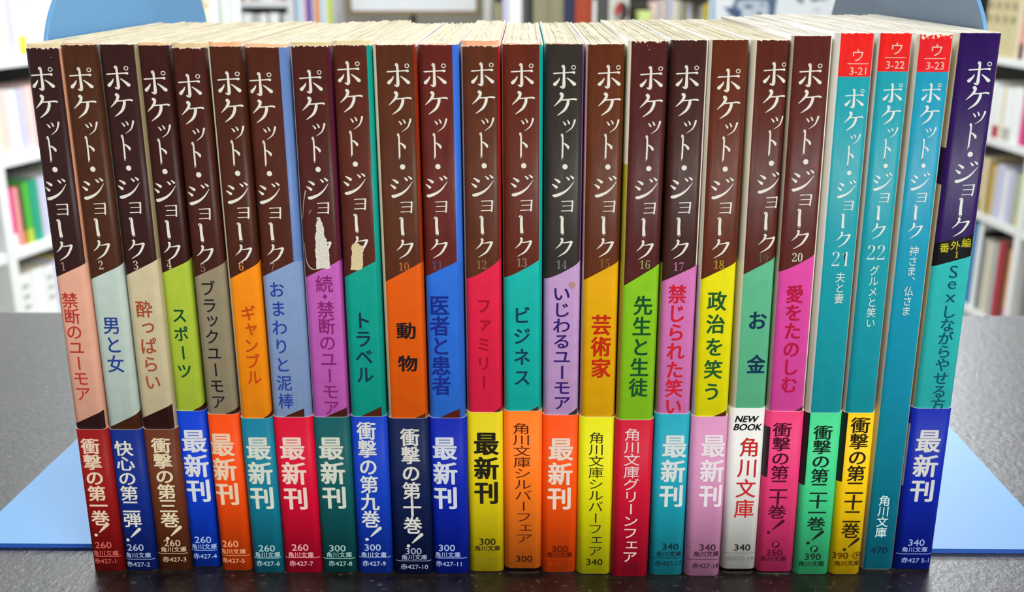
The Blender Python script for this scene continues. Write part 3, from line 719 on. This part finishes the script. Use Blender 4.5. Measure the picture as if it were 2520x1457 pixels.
    if n == 14:
        for (x, y, rr_) in ((1408, 703, 9), (1394, 940, 6)):
            u, z = s.sz(x, y); mm = s.pxmm((x, y))
            v = [(rr_ * (1 + .2 * math.sin(3 * a)) * math.cos(a), rr_ * math.sin(a)) for a in [2 * math.pi * k / 14 for k in range(14)]]
            s.prints('stain', [(v, [tuple(range(14))], u, z, mm, mm, 0)], '#b98a86', root, .03)
    return root
def scratch(s, lines):
    out = []
    for l in lines:
        q = [(s.sz(x, y), w * s.pxmm((x, y))) for x, y, w in l]
        v, f = stroke_glyph([[(a[0] + .5, .5 - a[1], w) for a, w in q]])
        out.append((v, f, 0, 0, 1, 1, 0))
    return out
def sticker(s, root, pts, c):
    q = [s.sz(x, y) for x, y in pts]; r = random.Random(5)
    out = []
    for k, a in enumerate(q):
        b = q[(k + 1) % len(q)]
        for t in (0, .34, .67): out.append((a[0] + (b[0] - a[0]) * t + r.uniform(-.12, .12), a[1] + (b[1] - a[1]) * t + r.uniform(-.15, .15)))
    bm = bmesh.new(); vs = [bm.verts.new(s.P(u, z, .10)) for u, z in out]
    f = bm.faces.new(vs); f.normal_update()
    if f.normal.y > 0: f.normal_flip()
    bmesh.ops.triangulate(bm, faces=[f])
    me = bpy.data.meshes.new('sticker_residue'); bm.to_mesh(me); bm.free()
    me.materials.append(mat('sticker_residue_paper', c, .8, .22, 1800, .4))
    o = bpy.data.objects.new('sticker_residue', me); COL.objects.link(o); o.parent = root
    o['label'] = 'torn pale remains of a sticker'
for i, d in enumerate(B): make_book(i, d)

# ------------------------------------------------------------------ bookends
def rrect(a0, a1, b0, b1, r, n=8, corners=(1, 1, 1, 1)):
    """rounded rectangle outline; corners: (a0b0, a1b0, a1b1, a0b1)"""
    out = []
    for (ca, cb, st, on) in ((a0, b0, math.pi, corners[0]), (a1, b0, 1.5 * math.pi, corners[1]), (a1, b1, 0, corners[2]), (a0, b1, .5 * math.pi, corners[3])):
        if not on: out.append((ca, cb)); continue
        ox = ca + r if ca == a0 else ca - r; oy = cb + r if cb == b0 else cb - r
        for k in range(n + 1):
            a = st + math.pi / 2 * k / n; out.append((ox + r * math.cos(a), oy + r * math.sin(a)))
    return out
def bookend(side, Xin, Xout, y0, y1, h, label, face, facel):
    root = tag(empty('bookend', ((Xin + Xout) / 2, (y0 + y1) / 2, T + 0.0001)), label, 'bookend', 'bookends at the ends of the row')
    cx, cy = (Xin + Xout) / 2, (y0 + y1) / 2
    th = 0.0012
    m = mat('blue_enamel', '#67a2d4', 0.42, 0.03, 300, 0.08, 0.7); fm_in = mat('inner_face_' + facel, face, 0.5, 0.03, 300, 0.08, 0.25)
    edge = mat('blue_enamel_edge', '#2458b0', 0.4)
    mb = MB(); a, b = (Xin - cx, Xin - cx + side * th); a, b = min(a, b), max(a, b)
    mb.prism(rrect(y0 - cy, y1 - cy, 0.0, h, 0.028, 12, (0, 0, 1, 1)), 'x', a, b)
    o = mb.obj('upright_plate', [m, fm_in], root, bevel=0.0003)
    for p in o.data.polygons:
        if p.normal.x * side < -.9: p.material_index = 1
    mb = MB()
    x0, x1 = sorted((Xin - cx + side * th, Xout - cx))
    cs = (0, 1, 1, 0) if side > 0 else (1, 0, 0, 1)
    pts = rrect(x0, x1, y0 - cy, y1 - cy, 0.009, 8, cs)
    xo_ = Xout - cx; xi_ = Xin - cx; tp = 0.0075 if side < 0 else 0.0     # the left base tapers a little towards the back
    pts = [(p + (xi_ - p) / (xi_ - xo_) * tp * (q - (y0 - cy)) / (y1 - y0), q) for p, q in pts]
    mb.prism(pts, 'z', 0.0, th * 1.2)
    o = mb.obj('base_plate', [m, edge], root)
    for p in o.data.polygons:
        if abs(p.normal.z) < .5: p.material_index = 1
    return root
y0 = on_table(120, 1349).y; y1 = y0 + 0.150
bL = Book(B[0]); bR = Book(B[-1])
xl = min(bL.cx(0), bL.cx(150)) - bL.hw; xr = max(bR.cx(0), bR.cx(150)) + bR.hw
XLi = xl / 1000 - 0.0006; XRi = xr / 1000 + 0.0006
pL, pR = on_table(0, 1264), on_table(2520, 1262)
bookend(-1, XLi, pL.x, y0, y1, CH - 0.004, 'light blue metal bookend at the left end of the row', '#67a2d4', 'left')
bookend(1, XRi, pR.x, y0, y1, CH - 0.004, 'blue metal bookend at the right end of the row, shaded inner face toned grey-blue', '#74879a', 'right')  # inner face greyed directly: its shade and hue shift put into the colour
print('EDGES', xl, xr, pL, pR, y0)
for i, d in enumerate(B):
    s = Book(d); print('BOOK', i + 1, 'Y %.1f zt %.1f hw %.2f cx0 %.1f cx148 %.1f' % (s.Ymm, s.zt, s.hw, s.cx(0), s.cx(148)))

# ------------------------------------------------------------------ background bookcases
CN = {'white': '#eef0ee', 'cream': '#e6dcbc', 'pale pink': '#ecd0cc', 'pink': '#e0408a', 'red': '#b02234', 'dark red': '#6a1a1c', 'brown': '#5a3a28', 'green': '#46b43a', 'teal': '#22a080',
      'lavender': '#c9c8e2', 'pale blue': '#b4cfe4', 'blue': '#3a80b4', 'yellow': '#e4cf30', 'orange': '#e08a2a', 'grey': '#b2b2ae', 'beige': '#cdbf90', 'gold': '#b48c38', 'black': '#17171a',
      'dark grey': '#4a4a48', 'purple': '#7a5aa8', 'olive': '#8a8a3a', 'lime': '#b8cc3a', 'salmon': '#e49a90', 'navy': '#20284a', 'rust': '#a43c18', 'khaki': '#8c8668', 'pale green': '#cfe6cc'}
used = set()
ORD = ['first', 'second', 'third', 'fourth', 'fifth', 'sixth', 'seventh', 'eighth', 'ninth', 'tenth', 'eleventh', 'twelfth', 'thirteenth', 'fourteenth', 'fifteenth', 'sixteenth', 'seventeenth', 'eighteenth', 'nineteenth', 'twentieth']
def shelf_book(fr, s0, w, z, h, dep, cname, label, group, foot=None, tilt=0.0, mark=None):
    """fr: (origin, dir vector, inward vector). A closed book: covers round a recessed page block, printed foot band"""
    (O, D, N) = fr
    c = mat('cloth_' + cname.replace(' ', '_'), CN[cname], 0.55, 0.06, 60)
    mats = [c, mat('far_pages', '#cfc4a4', 0.9), mat('foot_' + (foot or 'white').replace(' ', '_'), CN[foot or 'white'], .6), mat('mark_dark', CN[mark or 'dark grey'], .6)]
    mb = MB(); t = min(0.002, w * .12); hw = w / 2
    mb.box(-hw, -hw + t, 0, dep, 0, h, 0); mb.box(hw - t, hw, 0, dep, 0, h, 0)
    z0 = 0.0
    if foot: mb.box(-hw + t, hw - t, -.0006, t, 0, h * .24, 2); z0 = h * .24
    mb.prism([(-hw + t, .0), (-hw * .5, -w * .06), (hw * .5, -w * .06), (hw - t, .0), (hw - t, t), (-hw + t, t)], 'z', z0, h, 0)
    mb.box(-hw + t, hw - t, t, dep - .004, .003, h - .003, 1)
    if mark:
        for k in range(3): mb.box(-hw * .45, hw * .45, -w * .06 - .0008, -w * .06, h * (.42 + .17 * k), h * (.42 + .17 * k) + h * .09, 3)
    o = mb.obj('book', mats)
    c0 = O + D * (s0 + hw)
    o.location = (c0.x, c0.y, z + 0.0004)
    # local x along D, local y along N
    o.rotation_euler = (0, tilt, math.atan2(-N.x, N.y))
    k = label; used.add(k)
    tag(o, label, 'book', group)
    return o
def frame(px, py, Y, az):
    p = on_y(px, py, Y); a = math.radians(az)
    D = Vector((math.sin(a), math.cos(a), 0)); return Vector((p.x, p.y, 0)), D
def row(fr, s0, z, spec, place, group, dep=0.11, gap=0.0015, hs=1.0):
    """spec: list of (colour, width mm, height mm[, foot[, tilt[, mark]]]) along the run"""
    s = s0; names = [q[0] for q in spec]
    for k, q in enumerate(spec):
        cname, w, h = q[0], q[1] / 1000, q[2] / 1000
        foot = q[3] if len(q) > 3 else None; tilt = q[4] if len(q) > 4 else 0; mk = q[5] if len(q) > 5 else None
        lab = '%s book on %s' % (cname, place)
        if names.count(cname) > 1 or True:
            if k == 0: lab = '%s book at the near end of %s' % (cname, place)
            elif k == len(spec) - 1: lab = '%s book at the far end of %s' % (cname, place)
            else: lab = '%s book between %s and %s ones on %s' % (cname, names[k - 1], names[k + 1], place)
        if lab in used or len(lab.split()) > 16: lab = '%s book, %s of %s' % (cname, ORD[k] if k < 20 else 'last', place)
        if foot: lab = lab.replace(' book', ' %s-footed book' % foot, 1) if len(lab.split()) < 15 else lab
        shelf_book(fr, s, w, z, h * hs, dep, cname, lab, group, foot, tilt, mk)
        s += w + gap
def case(name, label, fr, s0, s1, boards, depth, ztop, posts, shelfcol='#e6e8e6', inner='#2a2622', kick=None, post_w=0.025, th=0.021):
    O, D, N = fr
    root = tag(empty(name, (O.x, O.y, 0), math.atan2(D.y, D.x)), label, 'bookcase')
    # in local coordinates x runs along the front, +y points into the case if N is on the left of D
    sg = 1 if (D.x * N.y - D.y * N.x) > 0 else -1
    def yy(a, b): return (min(sg * a, sg * b), max(sg * a, sg * b))
    m = mat('shelf_steel', shelfcol, 0.4, 0.02, 20); mi = mat('shelf_inside_shade', inner, 0.7, 0.05, 20)  # dark inside colour stands in for the shade under the boards
    for z in boards:
        mb = MB(); a, b = yy(0, depth); mb.box(s0, s1, a, b, z - th, z); mb.obj('shelf_board', m, root, bevel=.0015)
    for p in posts:
        mb = MB(); a, b = yy(-.002, depth); mb.box(p, p + post_w, a, b, 0, ztop); mb.obj('side_panel', m, root, bevel=.0015)
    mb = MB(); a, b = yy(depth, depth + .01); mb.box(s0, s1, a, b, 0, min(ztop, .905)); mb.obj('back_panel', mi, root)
    if ztop > 1.5: mb = MB(); mb.box(s0, s1, a, b, .905, ztop); mb.obj('back_panel', m, root)  # unseen upper part: raised to block side light, pale to brighten table reflections
    if kick:
        mb = MB(); a, b = yy(.004, .014); mb.box(s0, s1, a, b, 0, kick); mb.obj('kick_plate', mat('kick_grey', '#a8a8a2', .5), root)
    return root
H = T + CH
# --- left run
pO, D = frame(36, 600, 2.12, 16.4)
N = Vector((-D.y, D.x, 0)); frL = (pO, D, N)
zb = [0.147, 0.339, 0.531, 0.726, 0.911, 1.16, 1.41, 1.66]
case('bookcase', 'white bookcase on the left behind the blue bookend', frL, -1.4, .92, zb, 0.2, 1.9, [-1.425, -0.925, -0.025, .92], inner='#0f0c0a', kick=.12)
frB = (pO + N * .012, D, N)
G = 'blurred books on the left bookcase'
row(frB, 0.003, .726, [('white', 24, 158, 'yellow'), ('white', 22, 155), ('pale pink', 26, 157), ('lavender', 20, 156), ('white', 24, 158, 'yellow'), ('pale pink', 22, 156), ('white', 26, 160), ('white', 22, 158, 'yellow'),
    ('white', 30, 160), ('olive', 22, 162), ('cream', 22, 160), ('grey', 24, 160), ('white', 22, 160), ('cream', 24, 160), ('white', 20, 160), ('pale blue', 24, 160)],
    'the upper left shelf', G)
row(frB, 0.42, .726, [('cream', 24, 160), ('white', 26, 160), ('lavender', 24, 158), ('white', 24, 161), ('grey', 24, 160), ('pale green', 24, 158), ('white', 26, 161), ('pale blue', 24, 160), ('cream', 24, 158), ('white', 26, 160), ('grey', 28, 160)],
    'the far upper-left shelf', G)
row(frB, 0.725, .726, [('pale pink', 18, 160), ('white', 16, 158), ('pale green', 16, 161), ('dark grey', 7, 159), ('cream', 30, 160, None, 0, 'orange'), ('white', 28, 161), ('grey', 30, 158), ('pale green', 36, 161)],
    'the left bookcase end before the slit', G)
row(frB, 0.003, .531, [('cream', 22, 150), ('pale pink', 20, 152), ('white', 24, 150), ('lavender', 20, 150), ('pale pink', 24, 152), ('salmon', 12, 152), ('white', 24, 152, 'pale blue'), ('pale pink', 20, 150), ('salmon', 8, 150),
    ('pale pink', 24, 152), ('white', 24, 150), ('cream', 26, 152), ('pale pink', 20, 150), ('white', 24, 150)], 'the middle left shelf', G, hs=.86)
row(frB, 0.004, .339, [('pink', 22, 150, 'white'), ('salmon', 14, 150), ('brown', 9, 150, 'orange'), ('green', 20, 155, 'lime'), ('teal', 24, 158, 'teal'), ('lavender', 30, 160), ('white', 26, 158), ('pale blue', 24, 160), ('cream', 24, 160), ('white', 24, 160)],
    'the lower left shelf', G, hs=.83)
row(frB, 0.004, .147, [('white', 40, 150, None, 0, 'grey'), ('white', 36, 152), ('white', 32, 150, None, 0, 'grey'), ('lavender', 16, 156), ('yellow', 14, 158, 'orange'), ('navy', 18, 158, 'orange'), ('white', 24, 150)], 'the lowest left shelf', G, hs=.88)
# --- right run
pO, D = frame(2440, 337, 2.60, -6.0)
N = Vector((D.y, -D.x, 0)); frR = (pO, D, N)
zb = [0.068, 0.311, 0.50, 0.692, 0.90, 1.16, 1.41, 1.66]
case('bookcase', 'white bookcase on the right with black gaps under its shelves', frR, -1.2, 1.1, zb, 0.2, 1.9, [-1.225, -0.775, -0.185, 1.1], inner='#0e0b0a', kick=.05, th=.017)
frB = (pO + N * .012, D, N)
G = 'blurred books on the right bookcase'
row(frB, -0.157, .692, [('pale green', 50, 160), ('green', 14, 165), ('white', 22, 175), ('salmon', 22, 150, 'brown'), ('cream', 14, 165), ('beige', 34, 185, None, 0, 'khaki'), ('beige', 34, 185, None, 0, 'khaki'), ('beige', 34, 185, None, 0, 'khaki'), ('beige', 34, 185, None, 0, 'khaki')],
    'the top right shelf', G)
row(frB, -0.157, .50, [('dark grey', 34, 146), ('pink', 25, 150), ('white', 38, 158), ('white', 34, 152, 'grey'), ('cream', 14, 150), ('white', 30, 150, 'red'), ('white', 26, 160)], 'the upper right shelf', G, hs=.82)
row(frB, -0.157, .311, [('lime', 26, 150, 'yellow'), ('grey', 26, 150), ('lavender', 22, 155), ('white', 16, 150), ('lavender', 32, 160), ('beige', 18, 152), ('gold', 22, 155), ('cream', 14, 165), ('beige', 26, 165, 'olive'), ('cream', 24, 160)], 'the middle right shelf', G, hs=.82)
row(frB, -0.15, .068, [('orange', 22, 185, 'pink'), ('brown', 16, 190), ('red', 26, 196), ('grey', 28, 186), ('cream', 16, 182), ('grey', 20, 186), ('black', 10, 200), ('white', 22, 218), ('blue', 30, 210), ('blue', 26, 205)], 'the lowest right shelf', G, dep=.13)
row(frB, -0.56, .068, [('khaki', 30, 180), ('dark grey', 24, 190), ('khaki', 30, 185), ('brown', 30, 185), ('khaki', 30, 190), ('grey', 30, 180), ('khaki', 30, 185), ('dark grey', 24, 190), ('brown', 20, 185), ('khaki', 30, 180), ('brown', 30, 185)], 'the bottom-right corner shelf', G, dep=.13)

# --- back row of furniture (frontal)
def wx(px, py, Y): p = on_y(px, py, Y); return p.x
def wz(px, py, Y): return on_y(px, py, Y).z + T
YK = 3.75
fr0 = lambda Y: (Vector((0, Y, 0)), Vector((1, 0, 0)), Vector((0, 1, 0)))
xa, xb, xc, xd = wx(590, 30, YK), wx(708, 30, YK), wx(724, 30, YK), wx(822, 30, YK)
zb1 = wz(650, 3, YK)
case('bookcase', 'grey bookcase at the back left of the whiteboard', fr0(YK), xa, xb, [0.05, .3, .6, zb1], 0.22, 1.4, [xa - .02, xb], shelfcol='#d4d6d6', inner='#15130f', post_w=xc - xb, th=wz(650, 3, YK) - wz(650, 18, YK))
case('bookcase', 'narrow grey bookcase of tall picture books beside the beige cabinet', fr0(YK), xc + .001, xd, [0.05, .5], 0.22, 1.4, [xd - .004], shelfcol='#d4d6d6', inner='#15130f', post_w=.004)
row(fr0(YK + .02), xa + .004, .60, [('white', 30, 142), ('grey', 28, 140), ('white', 24, 141), ('brown', 5, 142), ('white', 34, 143), ('navy', 6, 138), ('grey', 10, 142, 'red'), ('white', 12, 140)], 'the back shelf left of the post', 'blurred books on the back bookcase', gap=.001)
row(fr0(YK + .02), xa + .004, zb1, [('grey', 12, 150, 'red'), ('white', 14, 150), ('salmon', 12, 150), ('grey', 20, 150), ('pale green', 12, 150), ('white', 30, 150), ('pale pink', 24, 150)], 'the back shelf above the black gap', 'blurred books on the back bookcase', gap=.001)
row(fr0(YK + .004), xc + .006, .50, [('pale blue', 20, 330), ('pale pink', 10, 320), ('purple', 16, 330), ('navy', 5, 335), ('lavender', 8, 320), ('orange', 16, 330, 'lime'), ('pale blue', 18, 330), ('cream', 8, 330), ('lime', 14, 335, 'teal')], 'the picture-book shelf', 'tall picture books on the back bookcase', gap=.001, dep=.15)

# cabinet behind the whiteboard, with two sliding doors
YC = 4.25
x0, xm, x1 = wx(815, 40, YC), wx(1013, 40, YC), wx(1215, 40, YC)
root = tag(empty('cabinet', (xm, YC, 0)), 'beige steel cabinet with two doors behind the whiteboard', 'cabinet')
cb = mat('cabinet_beige', '#b5b1a4', .5, .04, 9)
mb = MB(); mb.box(x0 - xm, x1 - xm, .02, .45, 0, 1.5); mb.obj('body', mat('cabinet_inside', '#3a2c22', .6), root)
for a, b in ((x0 - xm, -.006), (.006, x1 - xm)):
    mb = MB(); mb.box(a, b, 0, .018, .04, 1.48); dr = mb.obj('door', cb, root, bevel=.002)
    mb = MB(); hx = b - .06 if a < 0 and b < 0 else a + .06; mb.box(hx - .01, hx + .01, -.012, 0, .9, 1.02); mb.obj('handle', mat('handle_metal', '#8a8880', .3, metal=.8), dr)
for a in (x0 - xm, x1 - xm - .05):
    mb = MB(); mb.box(a, a + .05, -.004, .0, .0, 1.5); mb.obj('post_trim', mat('cabinet_trim', '#bdb9ad', .5), root)
# whiteboard on legs
YW = 3.95
xl_, xr_ = wx(866, 20, YW), wx(1172, 20, YW); zl_ = wz(1010, 26, YW)
root = tag(empty('whiteboard', ((xl_ + xr_) / 2, YW, 0)), 'whiteboard with brown wooden frame standing before the beige cabinet', 'whiteboard')
hwb = (xr_ - xl_) / 2; fm_ = mat('whiteboard_wood', '#7d6440', .5, .1, 30)
mb = MB(); mb.box(-hwb, hwb, -.008, .008, zl_, zl_ + .5); mb.obj('board', mat('whiteboard_surface', '#d9dcde', .3), root)
for (a, b, c_, d_) in ((-hwb - .014, hwb + .014, zl_ - .014, zl_), (-hwb - .014, hwb + .014, zl_ + .5, zl_ + .514), (-hwb - .014, -hwb, zl_, zl_ + .5), (hwb, hwb + .014, zl_, zl_ + .5)):
    mb = MB(); mb.box(a, b, -.014, .014, c_, d_); mb.obj('frame', fm_, root, bevel=.002)
for xx in (-.0,):
    mb = MB(); mb.box(xx - .006, xx + .006, .016, .028, .02, zl_ + .1); mb.obj('pole', mat('stand_dark', '#4a4038', .5), root)
mb = MB(); mb.box(-.2, .2, .0, .04, 0, .02); mb.obj('foot', mat('stand_dark', '#4a4038', .5), root, bevel=.003)

# bookcase at the back right: large files, bags, papers
x0, x1 = wx(1212, 40, YK), wx(1754, 40, YK)
xs_ = wx(1497, 40, YK); xs2 = wx(1548, 40, YK)
case('bookcase', 'grey bookcase at the back right of the whiteboard', fr0(YK + .03), x0, x1, [.05, .3, .5], 0.25, 1.4, [x0 - .03, x1 - .01], shelfcol='#b9b9b2', inner='#2a2824')
G = 'items on the back right shelf'
def px_items(Y, z, specs, group):
    for (a, b, ytop, cname, lab, mk) in specs:
        xa_, xb_ = wx(a, 40, Y), wx(b, 40, Y); zt_ = wz((a + b) / 2, ytop, Y)
        shelf_book(fr0(Y), xa_, xb_ - xa_, z, zt_ - z, .16, cname, lab, group, None, 0, mk)
px_items(YK, .50, [
    (1216, 1236, 8, 'khaki', 'khaki file by the grey post right of the whiteboard', None), (1238, 1250, -40, 'lavender', 'lavender file between the khaki and the bright white file', None),
    (1252, 1284, -60, 'white', 'bright white file left of the black one on the back shelf', None), (1286, 1300, -60, 'dark grey', 'dark grey file left of the black one on the back shelf', None), (1301, 1311, -60, 'black', 'black file on the back right shelf', None),
    (1312, 1352, -60, 'khaki', 'broad khaki-grey volume right of the black file', None), (1353, 1386, -60, 'khaki', 'second khaki-grey volume right of the black file', None), (1387, 1414, -60, 'navy', 'navy volume beside the rust red one', None),
    (1415, 1457, -60, 'rust', 'broad rust red volume on the back shelf', None), (1459, 1467, 0, 'white', 'thin white leaflet right of the rust red volume', None), (1469, 1496, -60, 'dark grey', 'dark grey-brown volume left of the box with a round picture', None)], G)
# box with a round red and dark picture
def pbox(name, a, b, ytop, Y, z, cname, label, cat, dep=.12):
    xa_, xb_ = wx(a, 40, Y), wx(b, 40, Y); zt_ = wz((a + b) / 2, ytop, Y)
    root = tag(empty(name, ((xa_ + xb_) / 2, Y, z + .0004)), label, cat)
    mb = MB(); hw_ = (xb_ - xa_) / 2; mb.box(-hw_, hw_, 0, dep, 0, zt_ - z); mb.obj('body', mat(name + '_card', CN.get(cname, cname), .6, .05, 40), root, bevel=.002)
    return root, hw_, zt_ - z
r_, hw_, hh = pbox('box', 1498, 1547, -60, YK - .02, .50, '#c9c9c0', 'pale box printed with a red and dark round shape', 'box')
zc = wz(1528, 30, YK - .02) - .50
for (rx, cc, nm, a0, a1) in ((.034, '#3a1c20', 'round_print', -90, 90), (.034, '#a8302c', 'round_print', 90, 200), (.034, '#8a8478', 'round_print', 200, 270)):
    pts = [(0, zc)] + [(rx * .7 * math.cos(math.radians(a0 + (a1 - a0) * k / 10)) , zc + rx * math.sin(math.radians(a0 + (a1 - a0) * k / 10))) for k in range(11)]
    mb = MB(); mb.prism([(p[0] + .008, p[1]) for p in pts], 'y', -.0012, 0); mb.obj(nm, mat('print_' + cc[1:], cc, .6), r_)
pbox('box', 1572, 1604, 30, YK - .03, .50, '#cfe08a', 'small pale yellow-green box on the back right shelf', 'box')
pbox('box', 1550, 1590, 9, YK + .1, .50, '#2c2a20', 'dark olive box behind the yellow-green one', 'box', .08)
px_items(YK, .50, [
    (1606, 1616, 6, 'pale pink', 'pink-topped thin book right of the yellow-green box', None), (1617, 1626, 8, 'grey', 'first thin grey book right of the yellow-green box', None), (1627, 1634, 4, 'pale pink', 'thin pale pink book among the thin grey ones', None),
    (1635, 1646, 0, 'grey', 'grey book between pale pink and lavender ones at the back', None), (1647, 1656, -8, 'lavender', 'thin lavender book on the back right shelf', None), (1657, 1668, 2, 'cream', 'cream book between lavender and grey ones at the back', None),
    (1669, 1680, 5, 'grey', 'grey book left of the olive one on the back right shelf', None), (1681, 1690, 10, 'olive', 'olive book on the back right shelf', None), (1691, 1700, 12, 'lavender', 'lavender book right of the olive one', None),
    (1701, 1710, 10, 'khaki', 'khaki book near the yellow strip on the back shelf', None), (1711, 1718, 12, 'dark grey', 'narrow dark book near the yellow strip', None), (1719, 1729, 12, 'grey', 'grey book touching the yellow strip', None), (1730, 1741, -60, 'yellow', 'tall yellow folder beside the blue picture', None)], G)
mb = MB(); xx0, xx1 = wx(1690, 10, YK - .05), wx(1738, 10, YK - .05); zz = wz(1700, 9, YK - .05)
pts = [(xx0, zz + .02), (xx0 + .012, zz + .002), (xx0 + .04, zz - .004), (xx1, zz + .006), (xx1 + .004, zz + .05), (xx0 - .004, zz + .05)]
mb.prism(pts, 'y', YK - .10, YK - .02); tag(mb.obj('bag', mat('black_cloth', '#1e1a12', .8), bevel=.002), 'black cloth bag lying above the olive and grey books', 'bag')

# picture panel: blue-toned photograph of a camera, white margin, leaning in front of the shelves
YP = 3.0
xa_, xb_ = wx(1745, 40, YP), wx(2050, 40, YP); zc0 = wz(1900, 130, YP); zc1 = wz(1900, -70, YP)
root = tag(empty('picture_panel', (0, YP, 0)), 'white-edged panel with a blue-toned picture of a camera, behind the books', 'picture')
mb = MB(); mb.box(xa_, xb_ + .06, 0, .006, zc0, zc1); mb.obj('panel', mat('panel_paper', '#dfe4ea', .5, .06, 12), root)
def shape(pts, c, lay):
    P_ = [(wx(x, y, YP), wz(x, y, YP)) for x, y in pts]
    mb = MB(); mb.prism(P_, 'y', -.0008 * lay, -.0001); mb.obj('picture_shape', mat('ink_' + c[1:], c, .5), root)
shape([(1752,-20),(1760,-20),(1760,70),(1748,70)], '#8fb0c8', 1)
shape([(1812,-20),(1895,-20),(1905,0),(1904,30),(1900,55),(1840,58),(1815,48),(1790,28),(1780,18),(1800,18),(1806,8)], '#44607e', 1)
shape([(1816,2),(1860,0),(1888,2),(1892,20),(1890,48),(1858,50),(1824,42),(1828,24),(1812,20)], '#b4bfcc', 2)
shape([(1832,12),(1850,12),(1851,20),(1833,20)], '#3a506c', 3)
shape([(1824,24),(1848,24),(1852,44),(1826,44)], '#c2ccd6', 3)
shape([(1862,32),(1872,30),(1876,38),(1870,46),(1862,42)], '#3c526a', 3)
shape([(1872,7),(1879,7),(1879,14),(1872,14)], '#4c6078', 3)
shape([(1788,20),(1822,24),(1820,46),(1806,44),(1792,32)], '#3a5478', 3)
shape([(1896,-20),(1914,-20),(1908,20),(1904,54),(1896,54),(1900,20)], '#4a6480', 3)
shape([(1960,-10),(1978,-2),(1974,10),(1966,4),(1958,-4)], '#46586c', 1)
shape([(1990,-6),(2040,-4),(2030,1),(2012,0),(2004,6),(1996,0)], '#56666c', 1)
shape([(2002,22),(2018,22),(2018,27),(2002,27)], '#aab0bc', 1)
mb = MB(); mb.box((xa_ + xb_) / 2 - .02, (xa_ + xb_) / 2 + .02, .006, .03, .0, zc1); mb.obj('stand', mat('stand_dark', '#4a4038', .5), root)
